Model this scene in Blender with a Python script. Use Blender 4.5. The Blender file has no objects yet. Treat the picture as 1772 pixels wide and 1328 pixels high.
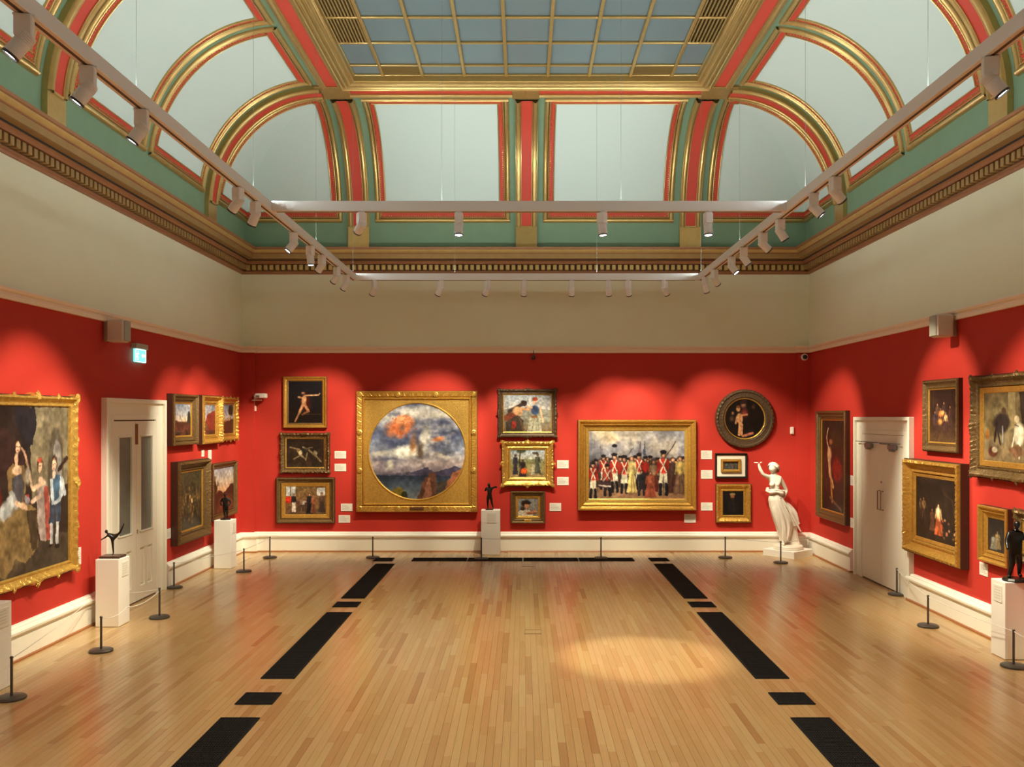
import bpy, math, random
import numpy as np
from mathutils import Vector, Matrix
random.seed(7)
C = bpy.context.scene.collection
PI = math.pi
# ---------------------------------------------------------------- camera
H = 2.7            # eye height
F, VX, VY = 1550.0, 905.0, 722.0
sc = bpy.context.scene
cd = bpy.data.cameras.new('camera'); cam = bpy.data.objects.new('camera', cd); C.objects.link(cam)
cam.location = (0, 0, H); cam.rotation_euler = (PI/2, 0, 0)
cd.sensor_width = 36; cd.lens = F/1772*36
cd.shift_x = -(VX-886)/1772; cd.shift_y = (VY-664)/1772
cd.clip_start = .05; cd.clip_end = 200
sc.camera = cam
# ---------------------------------------------------------------- world, exposure, light levels
w = bpy.data.worlds.new('world'); sc.world = w; w.use_nodes = True
w.node_tree.nodes['Background'].inputs[0].default_value = (.55, .6, .65, 1)
w.node_tree.nodes['Background'].inputs[1].default_value = .05
sc.view_settings.view_transform = 'Standard'; sc.view_settings.look = 'None'
sc.view_settings.gamma = 1; sc.view_settings.use_curve_mapping = False
sc.view_settings.exposure = 0.54
UPLIGHT = 49.0                      # emission of the fluorescent uplights on top of the tracks
UPCOL = (.86, 1.0, .98)
FLOOD = 1.10                      # floods over the floor, in units of SPOT
SPOT = 268.0                       # watts of a standard track spotlight
SPOTCOL = (1.0, .90, .67)
sc.cycles.max_bounces = 8; sc.cycles.diffuse_bounces = 5; sc.cycles.glossy_bounces = 3
sc.cycles.caustics_reflective = False; sc.cycles.caustics_refractive = False
sc.cycles.sample_clamp_indirect = 2

# ---------------------------------------------------------------- geometry constants
XL, XR, YB, YF = -5.65, 5.75, 18.0, -2.2      # walls
XC = .05
Z_RAIL, Z_CORN, Z_TOP = 3.99, 5.57, 9.2

# ---------------------------------------------------------------- materials
def s2l(c):
    return tuple((v/12.92 if v <= .04045 else ((v+.055)/1.055)**2.4) for v in c)
def rgb(r, g, b): return s2l((r/255, g/255, b/255))
def mat(name, col, rough=.6, metal=0, spec=.5, emit=None, noise=0, nscale=30, bump=0, bscale=120, coat=0):
    m = bpy.data.materials.new(name); m.use_nodes = True
    nt = m.node_tree; b = nt.nodes['Principled BSDF']
    b.inputs['Base Color'].default_value = (*col, 1); b.inputs['Roughness'].default_value = rough
    b.inputs['Metallic'].default_value = metal; b.inputs['Specular IOR Level'].default_value = spec
    b.inputs['Coat Weight'].default_value = coat
    if emit:
        b.inputs['Emission Color'].default_value = (*emit[0], 1); b.inputs['Emission Strength'].default_value = emit[1]
    if noise or bump:
        tc = nt.nodes.new('ShaderNodeTexCoord')
    if noise:
        n = nt.nodes.new('ShaderNodeTexNoise'); n.inputs['Scale'].default_value = nscale; n.inputs['Detail'].default_value = 5
        mx = nt.nodes.new('ShaderNodeMix'); mx.data_type = 'RGBA'
        mx.inputs['A'].default_value = (*[c*(1-noise) for c in col], 1)
        mx.inputs['B'].default_value = (*[min(1, c*(1+noise)) for c in col], 1)
        nt.links.new(tc.outputs['Object'], n.inputs['Vector'])
        nt.links.new(n.outputs['Fac'], mx.inputs['Factor']); nt.links.new(mx.outputs['Result'], b.inputs['Base Color'])
    if bump:
        n2 = nt.nodes.new('ShaderNodeTexNoise'); n2.inputs['Scale'].default_value = bscale; n2.inputs['Detail'].default_value = 4
        bp = nt.nodes.new('ShaderNodeBump'); bp.inputs['Strength'].default_value = bump; bp.inputs['Distance'].default_value = .01
        nt.links.new(tc.outputs['Object'], n2.inputs['Vector'])
        nt.links.new(n2.outputs['Fac'], bp.inputs['Height']); nt.links.new(bp.outputs['Normal'], b.inputs['Normal'])
    return m
M = {}
M['red_wall'] = mat('red_wall', (.50, .034, .021), .75, spec=.25, noise=.06, nscale=3, bump=.08, bscale=60)
M['cream'] = mat('cream', (.84, .83, .61), .8, spec=.2, noise=.04, nscale=2, bump=.06, bscale=50)
M['joinery'] = mat('joinery', (.88, .87, .76), .4, noise=.02)
M['rail'] = mat('rail', (.93, .76, .58), .5)
M['base_wood'] = mat('base_wood', (.32, .12, .04), .4, noise=.2, nscale=12)
M['gold'] = mat('gold', (.60, .41, .15), .30, metal=.72, noise=.16, nscale=9, bump=.1, bscale=30)
M['gold_dark'] = mat('gold_dark', (.40, .235, .07), .42, metal=.4, noise=.2, nscale=9, bump=.1, bscale=30)
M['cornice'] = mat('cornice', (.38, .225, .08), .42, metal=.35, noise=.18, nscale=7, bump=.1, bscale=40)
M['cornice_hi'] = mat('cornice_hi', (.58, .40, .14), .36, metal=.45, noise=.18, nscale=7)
M['cornice_brown'] = mat('cornice_brown', (.33, .14, .055), .45, metal=.15, noise=.18, nscale=7)
M['band_red'] = mat('band_red', (.60, .055, .028), .6, noise=.06, nscale=4)
M['green'] = mat('green', (.195, .30, .18), .65, noise=.08, nscale=4)
M['vault_white'] = mat('vault_white', (.67, .77, .72), .8, spec=.2)
M['lay_glass'] = mat('lay_glass', (.155, .215, .235), .3, noise=.07, nscale=1.5)
M['vent'] = mat('vent', (.30, .19, .06), .5, metal=.3)
M['dark'] = mat('dark', (.02, .016, .012), .7)
M['black'] = mat('black', (.012, .011, .011), .5)
M['grille'] = mat('grille', (.012, .011, .011), .8, spec=.15)
M['white_metal'] = mat('white_metal', (.86, .86, .84), .4)
M['lens'] = mat('lens', (.9, .9, .9), .3, emit=((1, .96, .9), 14))
M['lens_rim'] = mat('lens_rim', (.03, .03, .035), .4)
M['lens'].cycles.emission_sampling = 'NONE'
M['uplight'] = mat('uplight', (.8, .8, .8), .5, emit=(UPCOL, UPLIGHT))
M['slot'] = mat('slot', (.10, .06, .04), .6)
M['plinth'] = mat('plinth', (.87, .84, .76), .55)
M['card'] = mat('card', (.78, .74, .64), .7)
M['ink'] = mat('ink', (.45, .42, .36), .7)
M['steel'] = mat('steel', (.10, .095, .085), .4, metal=.6)
M['wire'] = mat('wire', (.30, .31, .28), .6)
M['cord'] = mat('cord', (.75, .72, .66), .6)
M['bronze'] = mat('bronze', (.022, .020, .018), .28, metal=.6, noise=.3, nscale=40)
M['bronze_base'] = mat('bronze_base', (.05, .022, .014), .3)
M['marble'] = mat('marble', (.83, .76, .64), .42, noise=.04, nscale=9, bump=.05, bscale=40)
M['door_white'] = mat('door_white', (.88, .86, .74), .4, noise=.02)
M['chrome'] = mat('chrome', (.35, .30, .27), .3, metal=.9)
M['closer'] = mat('closer', (.25, .25, .26), .4, metal=.6)
M['f_gold'] = mat('f_gold', (.60, .335, .065), .33, metal=.65, noise=.4, nscale=26, bump=.6, bscale=55)
M['f_bright'] = mat('f_bright', (.78, .48, .11), .28, metal=.7, noise=.35, nscale=28, bump=.6, bscale=60)
M['f_dark'] = mat('f_dark', (.17, .10, .035), .38, metal=.45, noise=.6, nscale=30, bump=.7, bscale=60)
M['f_brown'] = mat('f_brown', (.10, .06, .03), .4, metal=.25, noise=.6, nscale=35, bump=.8, bscale=60)
M['f_black'] = mat('f_black', (.012, .010, .009), .3)
M['mount'] = mat('mount', (.78, .72, .58), .8)
M['f_side'] = mat('f_side', (.055, .022, .012), .5, noise=.3, nscale=20)
M['plaque'] = mat('plaque', (.16, .07, .03), .4, metal=.3)
M['speaker'] = mat('speaker', (.62, .53, .43), .5)
M['speaker_grey'] = mat('speaker_grey', (.38, .37, .30), .6)
M['exit_lit'] = mat('exit_lit', (.1, .8, .7), .4, emit=((.08, .85, .72), 2.2))
M['exit_white'] = mat('exit_white', (.9, 1, 1), .4, emit=((.75, 1, 1), 2.4))
M['grey_plastic'] = mat('grey_plastic', (.40, .36, .30), .5)
M['under'] = mat('under', (.06, .03, .012), .8)

def canvas_mat():
    m = bpy.data.materials.new('oil_paint'); m.use_nodes = True
    nt = m.node_tree; b = nt.nodes['Principled BSDF']
    a = nt.nodes.new('ShaderNodeAttribute'); a.attribute_name = 'paint'
    nt.links.new(a.outputs['Color'], b.inputs['Base Color'])
    b.inputs['Roughness'].default_value = .42; b.inputs['Specular IOR Level'].default_value = .35
    n = nt.nodes.new('ShaderNodeTexNoise'); n.inputs['Scale'].default_value = 90
    tc = nt.nodes.new('ShaderNodeTexCoord'); nt.links.new(tc.outputs['Object'], n.inputs['Vector'])
    bp = nt.nodes.new('ShaderNodeBump'); bp.inputs['Strength'].default_value = .12; bp.inputs['Distance'].default_value = .004
    nt.links.new(n.outputs['Fac'], bp.inputs['Height']); nt.links.new(bp.outputs['Normal'], b.inputs['Normal'])
    return m
M['canvas'] = canvas_mat()
def wood_mat(name, use_attr):
    m = bpy.data.materials.new(name); m.use_nodes = True
    nt = m.node_tree; b = nt.nodes['Principled BSDF']; N = nt.nodes.new; L = nt.links.new
    if use_attr:
        a = N('ShaderNodeAttribute'); a.attribute_name = 'tone'; src = a.outputs['Fac']
    else:
        a = N('ShaderNodeObjectInfo'); src = a.outputs['Random']
    r = N('ShaderNodeValToRGB'); e = r.color_ramp.elements
    e[0].position = 0; e[0].color = (0.368, 0.199, 0.075, 1); e[1].position = 1; e[1].color = (0.528, 0.365, 0.167, 1)
    for p, c in ((.12, (0.440, 0.263, 0.106, 1)), (.5, (0.480, 0.314, 0.132, 1)), (.72, (0.504, 0.314, 0.141, 1)), (.9, (0.480, 0.326, 0.141, 1))):
        k = e.new(p); k.color = c
    L(src, r.inputs['Fac'])
    g = N('ShaderNodeNewGeometry'); mp = N('ShaderNodeMapping'); mp.inputs['Scale'].default_value = (60, 2.2, 1)
    L(g.outputs['Position'], mp.inputs['Vector'])
    n = N('ShaderNodeTexNoise'); n.inputs['Scale'].default_value = 1; n.inputs['Detail'].default_value = 4; L(mp.outputs[0], n.inputs['Vector'])
    mr = N('ShaderNodeMapRange'); mr.inputs['To Min'].default_value = .86; mr.inputs['To Max'].default_value = 1.12; L(n.outputs['Fac'], mr.inputs['Value'])
    hs = N('ShaderNodeHueSaturation'); L(r.outputs['Color'], hs.inputs['Color']); L(mr.outputs[0], hs.inputs['Value'])
    L(hs.outputs[0], b.inputs['Base Color'])
    b.inputs['Roughness'].default_value = .22
    b.inputs['Specular IOR Level'].default_value = .95
    return m
M['plank'] = wood_mat('maple_plank', False); M['plank_field'] = wood_mat('maple_field', True)

# ---------------------------------------------------------------- mesh helpers
class MB:
    def __init__(s): s.v = []; s.f = []; s.m = []
    def add(s, vs, fs, mi=0):
        o = len(s.v); s.v += [tuple(v) for v in vs]; s.f += [tuple(i+o for i in f) for f in fs]; s.m += [mi]*len(fs)
    def box(s, x0, x1, y0, y1, z0, z1, mi=0):
        s.add([(x0,y0,z0),(x1,y0,z0),(x1,y1,z0),(x0,y1,z0),(x0,y0,z1),(x1,y0,z1),(x1,y1,z1),(x0,y1,z1)],
              [(0,3,2,1),(4,5,6,7),(0,1,5,4),(1,2,6,5),(2,3,7,6),(3,0,4,7)], mi)
    def bbox(s, x0, x1, y0, y1, z0, z1, b=.005, mi=0):      # chamfered box
        vs = []; 
        for z, i in ((z0, b), (z0+b, 0), (z1-b, 0), (z1, b)):
            for x, y in ((x0+i+b, y0+i), (x1-i-b, y0+i), (x1-i, y0+i+b), (x1-i, y1-i-b), (x1-i-b, y1-i), (x0+i+b, y1-i), (x0+i, y1-i-b), (x0+i, y0+i+b)):
                vs.append((x, y, z))
        fs = [tuple(range(7, -1, -1)), tuple(range(24, 32))]
        for k in range(3):
            for j in range(8): fs.append((k*8+j, k*8+(j+1) % 8, k*8+8+(j+1) % 8, k*8+8+j))
        s.add(vs, fs, mi)
    def grid(s, rows, mi=0, closed=False):
        n = len(rows[0]); vs = [p for r in rows for p in r]; fs = []
        for i in range(len(rows)-1):
            for j in range(n if closed else n-1):
                k = (j+1) % n; fs.append((i*n+j, i*n+k, (i+1)*n+k, (i+1)*n+j))
        s.add(vs, fs, mi)
    def tube(s, pts, r, n=8, mi=0, cap=True):
        pts = [Vector(p) for p in pts]; rows = []
        rr = r if isinstance(r, (list, tuple)) else [r]*len(pts)
        prev = None
        for i, p in enumerate(pts):
            d = (pts[min(i+1, len(pts)-1)]-pts[max(i-1, 0)]).normalized()
            if prev is None:
                a = d.orthogonal().normalized()
            else:
                a = (prev - d*prev.dot(d)).normalized()
            prev = a; b = d.cross(a)
            rows.append([p+a*math.cos(2*PI*k/n)*rr[i]+b*math.sin(2*PI*k/n)*rr[i] for k in range(n)])
        o = len(s.v); s.grid(rows, mi, True)
        if cap:
            s.f.append(tuple(o+k for k in range(n-1, -1, -1))); s.m.append(mi)
            q = o+(len(rows)-1)*n; s.f.append(tuple(q+k for k in range(n))); s.m.append(mi)
    def lathe(s, prof, n=24, c=(0,0), mi=0, axis='z'):
        rows = []
        for r, z in prof:
            row = []
            for k in range(n):
                a = 2*PI*k/n
                row.append((c[0]+r*math.cos(a), c[1]+r*math.sin(a), z) if axis == 'z' else (c[0]+r*math.cos(a), -z, c[1]+r*math.sin(a)))
            rows.append(row)
        s.grid(rows, mi, True)
    def build(s, name, mats, parent=None, smooth=None, loc=None):
        me = bpy.data.meshes.new(name); me.from_pydata(s.v, [], s.f)
        if not isinstance(mats, (list, tuple)): mats = [mats]
        for m in mats: me.materials.append(m)
        if any(s.m): me.polygons.foreach_set('material_index', s.m)
        if smooth:
            me.polygons.foreach_set('use_smooth', [True]*len(me.polygons)); me.set_sharp_from_angle(angle=smooth)
        me.update()
        o = bpy.data.objects.new(name, me); C.objects.link(o)
        if parent: o.parent = parent
        if loc: o.location = loc
        return o
def tag(o, label=None, cat=None, group=None, kind=None):
    if label: o['label'] = label
    if cat: o['category'] = cat
    if group: o['group'] = group
    if kind: o['kind'] = kind
    return o
def thing(name, label, cat, loc=(0,0,0), rz=0, group=None):
    o = bpy.data.objects.new(name, None); C.objects.link(o); o.location = loc; o.rotation_euler = (0,0,rz)
    o.empty_display_size = .1
    return tag(o, label, cat, group)
def dup(o, loc=None, rz=None, label=None, parent=None):
    r = o.copy(); C.objects.link(r)
    if parent is not None: r.parent = parent
    if loc is not None: r.location = loc
    if rz is not None: r.rotation_euler = (0,0,rz)
    if label: r['label'] = label
    for ch in list(o.children):
        dup(ch, parent=r)
    return r
def inst(name, me, parent, loc, rz=0):
    o = bpy.data.objects.new(name, me); C.objects.link(o); o.parent = parent; o.location = loc
    if rz: o.rotation_euler = (0,0,rz)
    return o

# ================================================================ FLOOR
floor = MB(); floor.box(XL-.3, XR+.3, YF-.3, YB+.3, -.3, -.022); floor = floor.build('floor', M['under']); tag(floor, kind='structure')
PW = .066; lens_ = (.78, 1.04, 1.38)
pm = []
for L_ in lens_:
    b = MB(); b.bbox(-PW/2+.0007, PW/2-.0007, .001, L_-.001, -.02, 0, .0012); o = b.build('plank', M['plank'])
    pm.append(o.data); bpy.data.objects.remove(o)
cand = []; ncol = int((XR-XL)/PW)+1
for c in range(ncol):
    x = XL+PW*(c+.5)
    if x > XR: break
    y = YF-random.random()*1.3
    while y < YB:
        k = random.choice((0,1,1,2,2)); cand.append((x, y, k)); y += lens_[k]
def inview(x, y, L_):
    yc = y+L_*.6
    if y+L_ < 6.95: return False
    px = VX+x/max(yc, 6.9)*F
    return -10 < px < 1782
near = sorted([q for q in cand if inview(q[0], q[1], lens_[q[2]])], key=lambda q: q[1]+lens_[q[2]]*.5)
near = set(near[:300])
fld = MB(); tones = []
for q in cand:
    x, y, k = q
    if q in near:
        inst('plank', pm[k], floor, (x, y, 0))
    else:
        y1 = min(y+lens_[k], YB-.02); y0 = max(y, YF)
        if y1-y0 < .03: continue
        a, b_ = x-PW/2+.0007, x+PW/2-.0007
        fld.add([(a,y0,-.02),(b_,y0,-.02),(b_,y1-.001,-.02),(a,y1-.001,-.02),(a,y0,0),(b_,y0,0),(b_,y1-.001,0),(a,y1-.001,0)],
                [(4,5,6,7),(0,1,5,4),(1,2,6,5),(2,3,7,6),(3,0,4,7)])
        tones.append(random.random())
fo = fld.build('plank_field', M['plank_field'], floor); tag(fo, kind='stuff')
at = fo.data.attributes.new('tone', 'FLOAT', 'FACE'); at.data.foreach_set('value', np.repeat(np.array(tones, dtype=np.float32), 5))

# ================================================================ WALLS
T = .25
def wall(name, x0, x1, y0, y1, ms=('red_wall', 'cream')):
    b = MB(); b.box(x0, x1, y0, y1, -.02, Z_RAIL, 0); b.box(x0, x1, y0, y1, Z_RAIL, Z_TOP, 1)
    return tag(b.build(name, [M[m] for m in ms]), kind='structure')
wall('wall_left', XL-T, XL, YF-T, YB+T); wall('wall_right', XR, XR+T, YF-T, YB+T)
wall('wall_front', XL, XR, YF-T, YF)
wb = MB(); wb.box(XL, XR, YB, YB+T, -.02, Z_RAIL, 0); wb.box(XL, XR, YB, YB+T, Z_RAIL, Z_TOP, 1)
wb.box(XL, XL+.27, YB-.1, YB, -.02, Z_RAIL, 0); wb.box(XR-.25, XR, YB-.1, YB, -.02, Z_RAIL, 0)
tag(wb.build('wall_back', [M['red_wall'], M['cream']]), kind='structure')

# profile extruded along a wall.  prof: list of (out, z).  runs along path of corner points with mitres
def run(path, prof, mi=0, b=None):
    """path: list of (x, y, nx, ny) where (nx,ny) is the offset direction (mitred) per unit of 'out'"""
    b = b or MB()
    b.grid([[(x+nx*p, y+ny*p, z) for p, z in prof] for x, y, nx, ny in path], mi)
    for x, y, nx, ny in (path[0], path[-1]):
        if prof[0][0] == 0: b.add([(x+nx*p, y+ny*p, z) for p, z in prof], [tuple(range(len(prof)))], mi)
    return b
BASEP = [(0,.02),(.07,.02),(.07,.255),(.062,.262),(.062,.275),(.082,.285),(.098,.305),(.1,.33),(.085,.352),(.062,.362),(.062,.372),(.04,.392),(0,.395)]
WOODP = [(0,0),(.092,0),(.092,.012),(.085,.022),(.07,.026),(0,.026)]
RAILP = [(0,3.985),(.045,3.985),(.05,4.0),(.05,4.035),(.03,4.045),(.03,4.06),(.06,4.075),(.075,4.10),(.07,4.115),(.02,4.125),(0,4.125)]
def skirting(name, segs, long_label=None):
    o = MB()
    for path in segs: run(path, BASEP, 0, o)
    o = tag(o.build(name, M['joinery'], smooth=.5), kind='structure')
    q = MB()
    for path in segs: run(path, WOODP, 0, q)
    q.build('wooden_bead', M['base_wood'], o)
    return o
D1 = (11.97, 14.10); D2 = (13.25, 15.55)     # door surrounds along y
px0 = XL+.27; px1 = XR-.25; YP = YB-.1
skirting('baseboard_left', [[(XL,YF,1,0),(XL,D1[0],1,0)], [(XL,D1[1],1,0),(XL,YP,1,-1)]])
skirting('baseboard_right', [[(XR,YF,-1,0),(XR,D2[0],-1,0)], [(XR,D2[1],-1,0),(XR,YP,-1,-1)]])
skirting('baseboard_back', [[(XL,YP,1,-1),(px0,YP,1,-1),(px0,YB,1,-1),(px1,YB,-1,-1),(px1,YP,-1,-1),(XR,YP,-1,-1)]])
for nm, path in (('trim_1', [(XL,YF,1,0),(XL,YP,1,-1)]), ('trim_2', [(XR,YF,-1,0),(XR,YP,-1,-1)]),
                 ('trim_3', [(XL,YP,1,-1),(px0,YP,1,-1),(px0,YB,1,-1),(px1,YB,-1,-1),(px1,YP,-1,-1),(XR,YP,-1,-1)])):
    tag(run(path, RAILP).build(nm, M['rail'], smooth=.5), kind='structure')

# ---- cornice: three mitred lengths with dentils
CPROFS = [('cornice_brown', [(0,5.565),(.03,5.565),(.04,5.59),(.06,5.60),(.06,5.625)]),
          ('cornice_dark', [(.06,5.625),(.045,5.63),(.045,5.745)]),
          ('cornice_brown', [(.05,5.745),(.15,5.75),(.165,5.77),(.165,5.785),(.185,5.80),(.18,5.815)]),
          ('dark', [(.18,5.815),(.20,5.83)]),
          ('cornice', [(.20,5.83),(.31,5.835),(.31,5.925)]),
          ('cornice_brown', [(.31,5.925),(.325,5.93),(.325,5.945)]),
          ('cornice_hi', [(.325,5.945),(.35,5.965),(.365,5.985),(.365,6.0)]),
          ('cornice_brown', [(.365,6.0),(.385,6.01),(.39,6.045),(.37,6.05)]),
          ('cornice', [(.37,6.05),(0,6.06)])]
M['cornice_dark'] = mat('cornice_dark', (.16, .08, .03), .6)  # backing colour darkened to put shade into the gaps between dentils
ms = ['cornice_brown','cornice','dark','cornice_hi','cornice_dark']
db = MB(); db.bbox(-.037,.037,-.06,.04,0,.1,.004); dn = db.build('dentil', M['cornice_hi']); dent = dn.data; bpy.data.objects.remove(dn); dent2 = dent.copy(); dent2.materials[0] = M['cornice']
for nm, path in (('trim_4', [(XL,YF,1,0),(XL,YB,1,-1)]), ('trim_5', [(XR,YF,-1,0),(XR,YB,-1,-1)]), ('trim_6', [(XL,YB,1,-1),(XR,YB,-1,-1)])):
    b = MB()
    for mn, p in CPROFS: run(path, p, ms.index(mn), b)
    co = tag(b.build(nm, [M[m] for m in ms], smooth=.45), kind='structure')
    if nm == 'trim_6':
        x = XL+.16
        while x < XR-.12:
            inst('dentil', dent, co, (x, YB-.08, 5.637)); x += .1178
    else:
        s = 1 if nm == 'trim_4' else -1; y = YB-.2
        while y > 8.2:
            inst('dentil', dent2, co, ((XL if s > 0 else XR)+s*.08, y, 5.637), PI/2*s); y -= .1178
        m2 = MB()
        while y > YF:
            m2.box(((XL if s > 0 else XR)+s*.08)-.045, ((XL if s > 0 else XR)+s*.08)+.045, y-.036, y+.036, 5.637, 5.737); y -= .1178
        tag(m2.build('dentil_row', M['cornice'], co), kind='stuff')

# ================================================================ CEILING (cove vault + laylight)
WX, YE, Z0, ZB, V, A, B, AE = 5.62, 17.95, 5.95, 6.4, .45, 2.0, 2.1, 1.75
_th = np.linspace(0, PI/2, 400)
_seg = np.sqrt((A*np.sin(_th))**2+(B*np.cos(_th))**2)
_arc = np.concatenate([[0], np.cumsum((_seg[1:]+_seg[:-1])/2*np.diff(_th))])
SL = V+_arc[-1]
def prof(s, a):
    if s <= V: return 0., Z0+s, 1., 0.
    t = float(np.interp(s-V, _arc, _th)); nd, nz = math.cos(t)/a, math.sin(t)/B; q = math.hypot(nd, nz)
    return a*(1-math.cos(t)), ZB+B*math.sin(t), nd/q, -nz/q
def Xe(s, h):
    d, z, nd, nz = prof(s, A); return WX-d-nd*h
def Ye(s, h):
    d, z, nd, nz = prof(s, AE); return YE-d-nd*h
def side(sg):
    def f(s, u, h):
        d, z, nd, nz = prof(s, A); return (XC+sg*(WX-d-nd*h), min(u, Ye(s, h)), z+nz*h)
    return f
def endm(s, u, h):
    d, z, nd, nz = prof(s, AE); lim = Xe(s, h)
    return (XC+max(-lim, min(lim, u)), YE-d-nd*h, z+nz*h)
def srange(s0, s1, n):
    return [s0+(s1-s0)*i/n for i in range(n+1)]
def vs_(b, f, uc, cs, s0, s1, n=26, mi=0): b.grid([[f(s, uc+du, h) for du, h in cs] for s in srange(s0, s1, n)], mi)
def hs_(b, f, s_, cs, u0, u1, mi=0, n=1): b.grid([[f(s_+ds, u, h) for ds, h in cs] for u in srange(u0, u1, n)], mi)
def patch(b, f, s0, s1, u0, u1, h, n=26, mi=0): b.grid([[f(s, u, h) for u in (u0, u1)] for s in srange(s0, s1, n)], mi)
def flat(w_, h, base=-.01): return [(-w_/2, base), (-w_/2, h), (w_/2, h), (w_/2, base)]
def rnd(w_, h, base=0, n=6): return [(-w_/2, -.01)]+[(-w_/2*math.cos(PI*i/n), base+h*math.sin(PI*i/n)) for i in range(n+1)]+[(w_/2, -.01)]
def cap(b, f, uc, cs, s, mi=0):   # closes the foot of a rib
    pts = [f(s, uc+du, h) for du, h in cs]; b.add(pts, [tuple(range(len(pts)))], mi)

b = MB()
for sg in (-1, 1): patch(b, side(sg), 0, SL, YF, 99, 0, 34)
patch(b, endm, 0, SL, -99, 99, 0, 34)
ceiling = b.build('ceiling', M['green'], smooth=.5); tag(ceiling, kind='structure')
# soffit between the cove heads and the laylight, roof lid above
XI = WX-A; YI = YE-AE; LX = 2.97; LY = 15.45; ZS = ZB+B; ZL = 8.62
b = MB()
for sg in (-1, 1):
    x0, x1 = sorted((XC+sg*LX, XC+sg*XI)); b.box(x0, x1, YF, YI, ZS, ZS+.3)
b.box(XC-XI, XC+XI, LY, YI, ZS, ZS+.3)
b.build('soffit', M['gold_dark'], ceiling)
b = MB(); b.box(XL, XR, YF, YB, 9.2, 9.3); b.build('roof_lid', M['dark'], ceiling)
RX, RY = 3.38, 15.87          # centre lines of the red bands round the laylight
def sweep_line(b, p0, p1, cs, mi=0):
    """cs: (offset sideways, z) ; along x or y"""
    (x0, y0), (x1, y1) = p0, p1; d = Vector((x1-x0, y1-y0)).normalized(); n = Vector((d.y, -d.x))
    b.grid([[(x+n.x*o, y+n.y*o, z) for o, z in cs] for x, y in ((x0, y0), (x1, y1))], mi)
    for (x, y) in ((x0, y0), (x1, y1)):
        pts = [(x+n.x*o, y+n.y*o, z) for o, z in cs]; b.add(pts, [tuple(range(len(pts)))], mi)
def cz(o0, o1, drop, z=ZS, r=0):
    if r:
        return [(o0, z+.01)]+[((o0+o1)/2-(o1-o0)/2*math.cos(PI*i/6), z-drop*math.sin(PI*i/6)) for i in range(7)]+[(o1, z+.01)]
    return [(o0, z+.01), (o0, z-drop), (o1, z-drop), (o1, z+.01)]
# bands:  direction chosen so +offset points outwards (away from the laylight centre)
def band(p0, p1):
    g = MB(); sweep_line(g, p0, p1, cz(.10, .22, .055, r=0)); sweep_line(g, p0, p1, cz(.11, .20, .085, r=1)); sweep_line(g, p0, p1, cz(-.13, -.10, .05))
    o = g.build('soffit_band', M['gold'], ceiling, smooth=.6)
    r = MB(); sweep_line(r, p0, p1, cz(-.10, .10, .03)); r.build('red_strip', M['band_red'], o)
def stack():
    k = MB(); path = [(XC-RX, YF, -1, 0), (XC-RX, RY, -1, 1), (XC+RX, RY, 1, 1), (XC+RX, YF, 1, 0)]
    def ring(cs): k.grid([[(x+nx*o, y+ny*o, z) for o, z in cs] for x, y, nx, ny in path])
    for a, c, d in ((-.41, -.35, .02), (-.35, -.29, .055), (-.28, -.215, .075), (-.20, -.15, .085)): ring(cz(a, c, d, r=1))
    ring([(-.43, ZL), (-.42, ZS), (-.30, ZS-.03), (-.13, ZS-.045), (-.13, ZS+.01)])
    k.build('soffit_moulding', M['gold'], ceiling, smooth=.6)
RIBY = [15.87, 10.56, 5.25, -.06]; THINY = [13.21, 7.9, 2.6]
# along the sides: between side ribs
for sg in (-1, 1):
    for y0, y1 in ((-.06+.24, 5.25-.24), (5.25+.24, 10.56-.24), (10.56+.24, RY-.24), (YF, -.3)):
        p0, p1 = (XC+sg*RX, y0), (XC+sg*RX, y1)
        band(p0, p1) if sg > 0 else band(p1, p0)
for x0, x1 in ((-RX+.24, -.24), (.24, RX-.24)):
    band((XC+x1, RY), (XC+x0, RY))
stack()
# bosses where bands and ribs cross
for sx in (-1, 1):
    for y in RIBY:
        x0, x1 = sorted((XC+sx*(RX-.13), XC+sx*(RX+.34))); y1 = y+.34 if y == RIBY[0] else y+.24
        y0 = y-.25 if y == RIBY[0] else y-.24
        b = MB(); b.bbox(x0, x1, y0, y1, ZS-.055, ZS+.02, .01)
        if y == RIBY[0]: xa, xb = sorted((XC+sx*(RX-.26), XC+sx*(RX-.12))); b.bbox(xa, xb, RY-.13, y1, ZS-.055, ZS+.02, .01)
        b.build('band_crossing', M['gold_dark'], ceiling)
b = MB(); b.bbox(XC-.24, XC+.24, RY-.12, RY+.34, ZS-.055, ZS+.02, .01); b.bbox(XC-.012, XC+.012, RY-.1, RY+.1, ZS-.07, ZS-.05, .003); b.build('band_crossing', M['gold_dark'], ceiling)
# ribs
RW = .42
def rib(f, uc):
    g = MB(); cs1 = flat(RW, .075)
    vs_(g, f, uc, cs1, 0, SL); 
    for k in (-1, 1): vs_(g, f, uc+k*.155, [(d, h+.07) for d, h in rnd(.09, .05)], .55, SL)
    for k in (-1, 1): vs_(g, f, uc+k*.107, flat(.014, .10), .55, SL)
    hs_(g, f, .55, flat(.03, .10), uc-.11, uc+.11)
    o = g.build('rib', M['gold'], ceiling, smooth=.5)
    r = MB(); vs_(r, f, uc, flat(.20, .085), .56, SL); cap(r, f, uc, flat(.20, .085), .56); r.build('red_strip', M['band_red'], o, smooth=.5)
for sg in (-1, 1):
    for y in RIBY: rib(side(sg), y)
for x in (-3.33, .02, 3.29): rib(endm, x)
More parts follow.
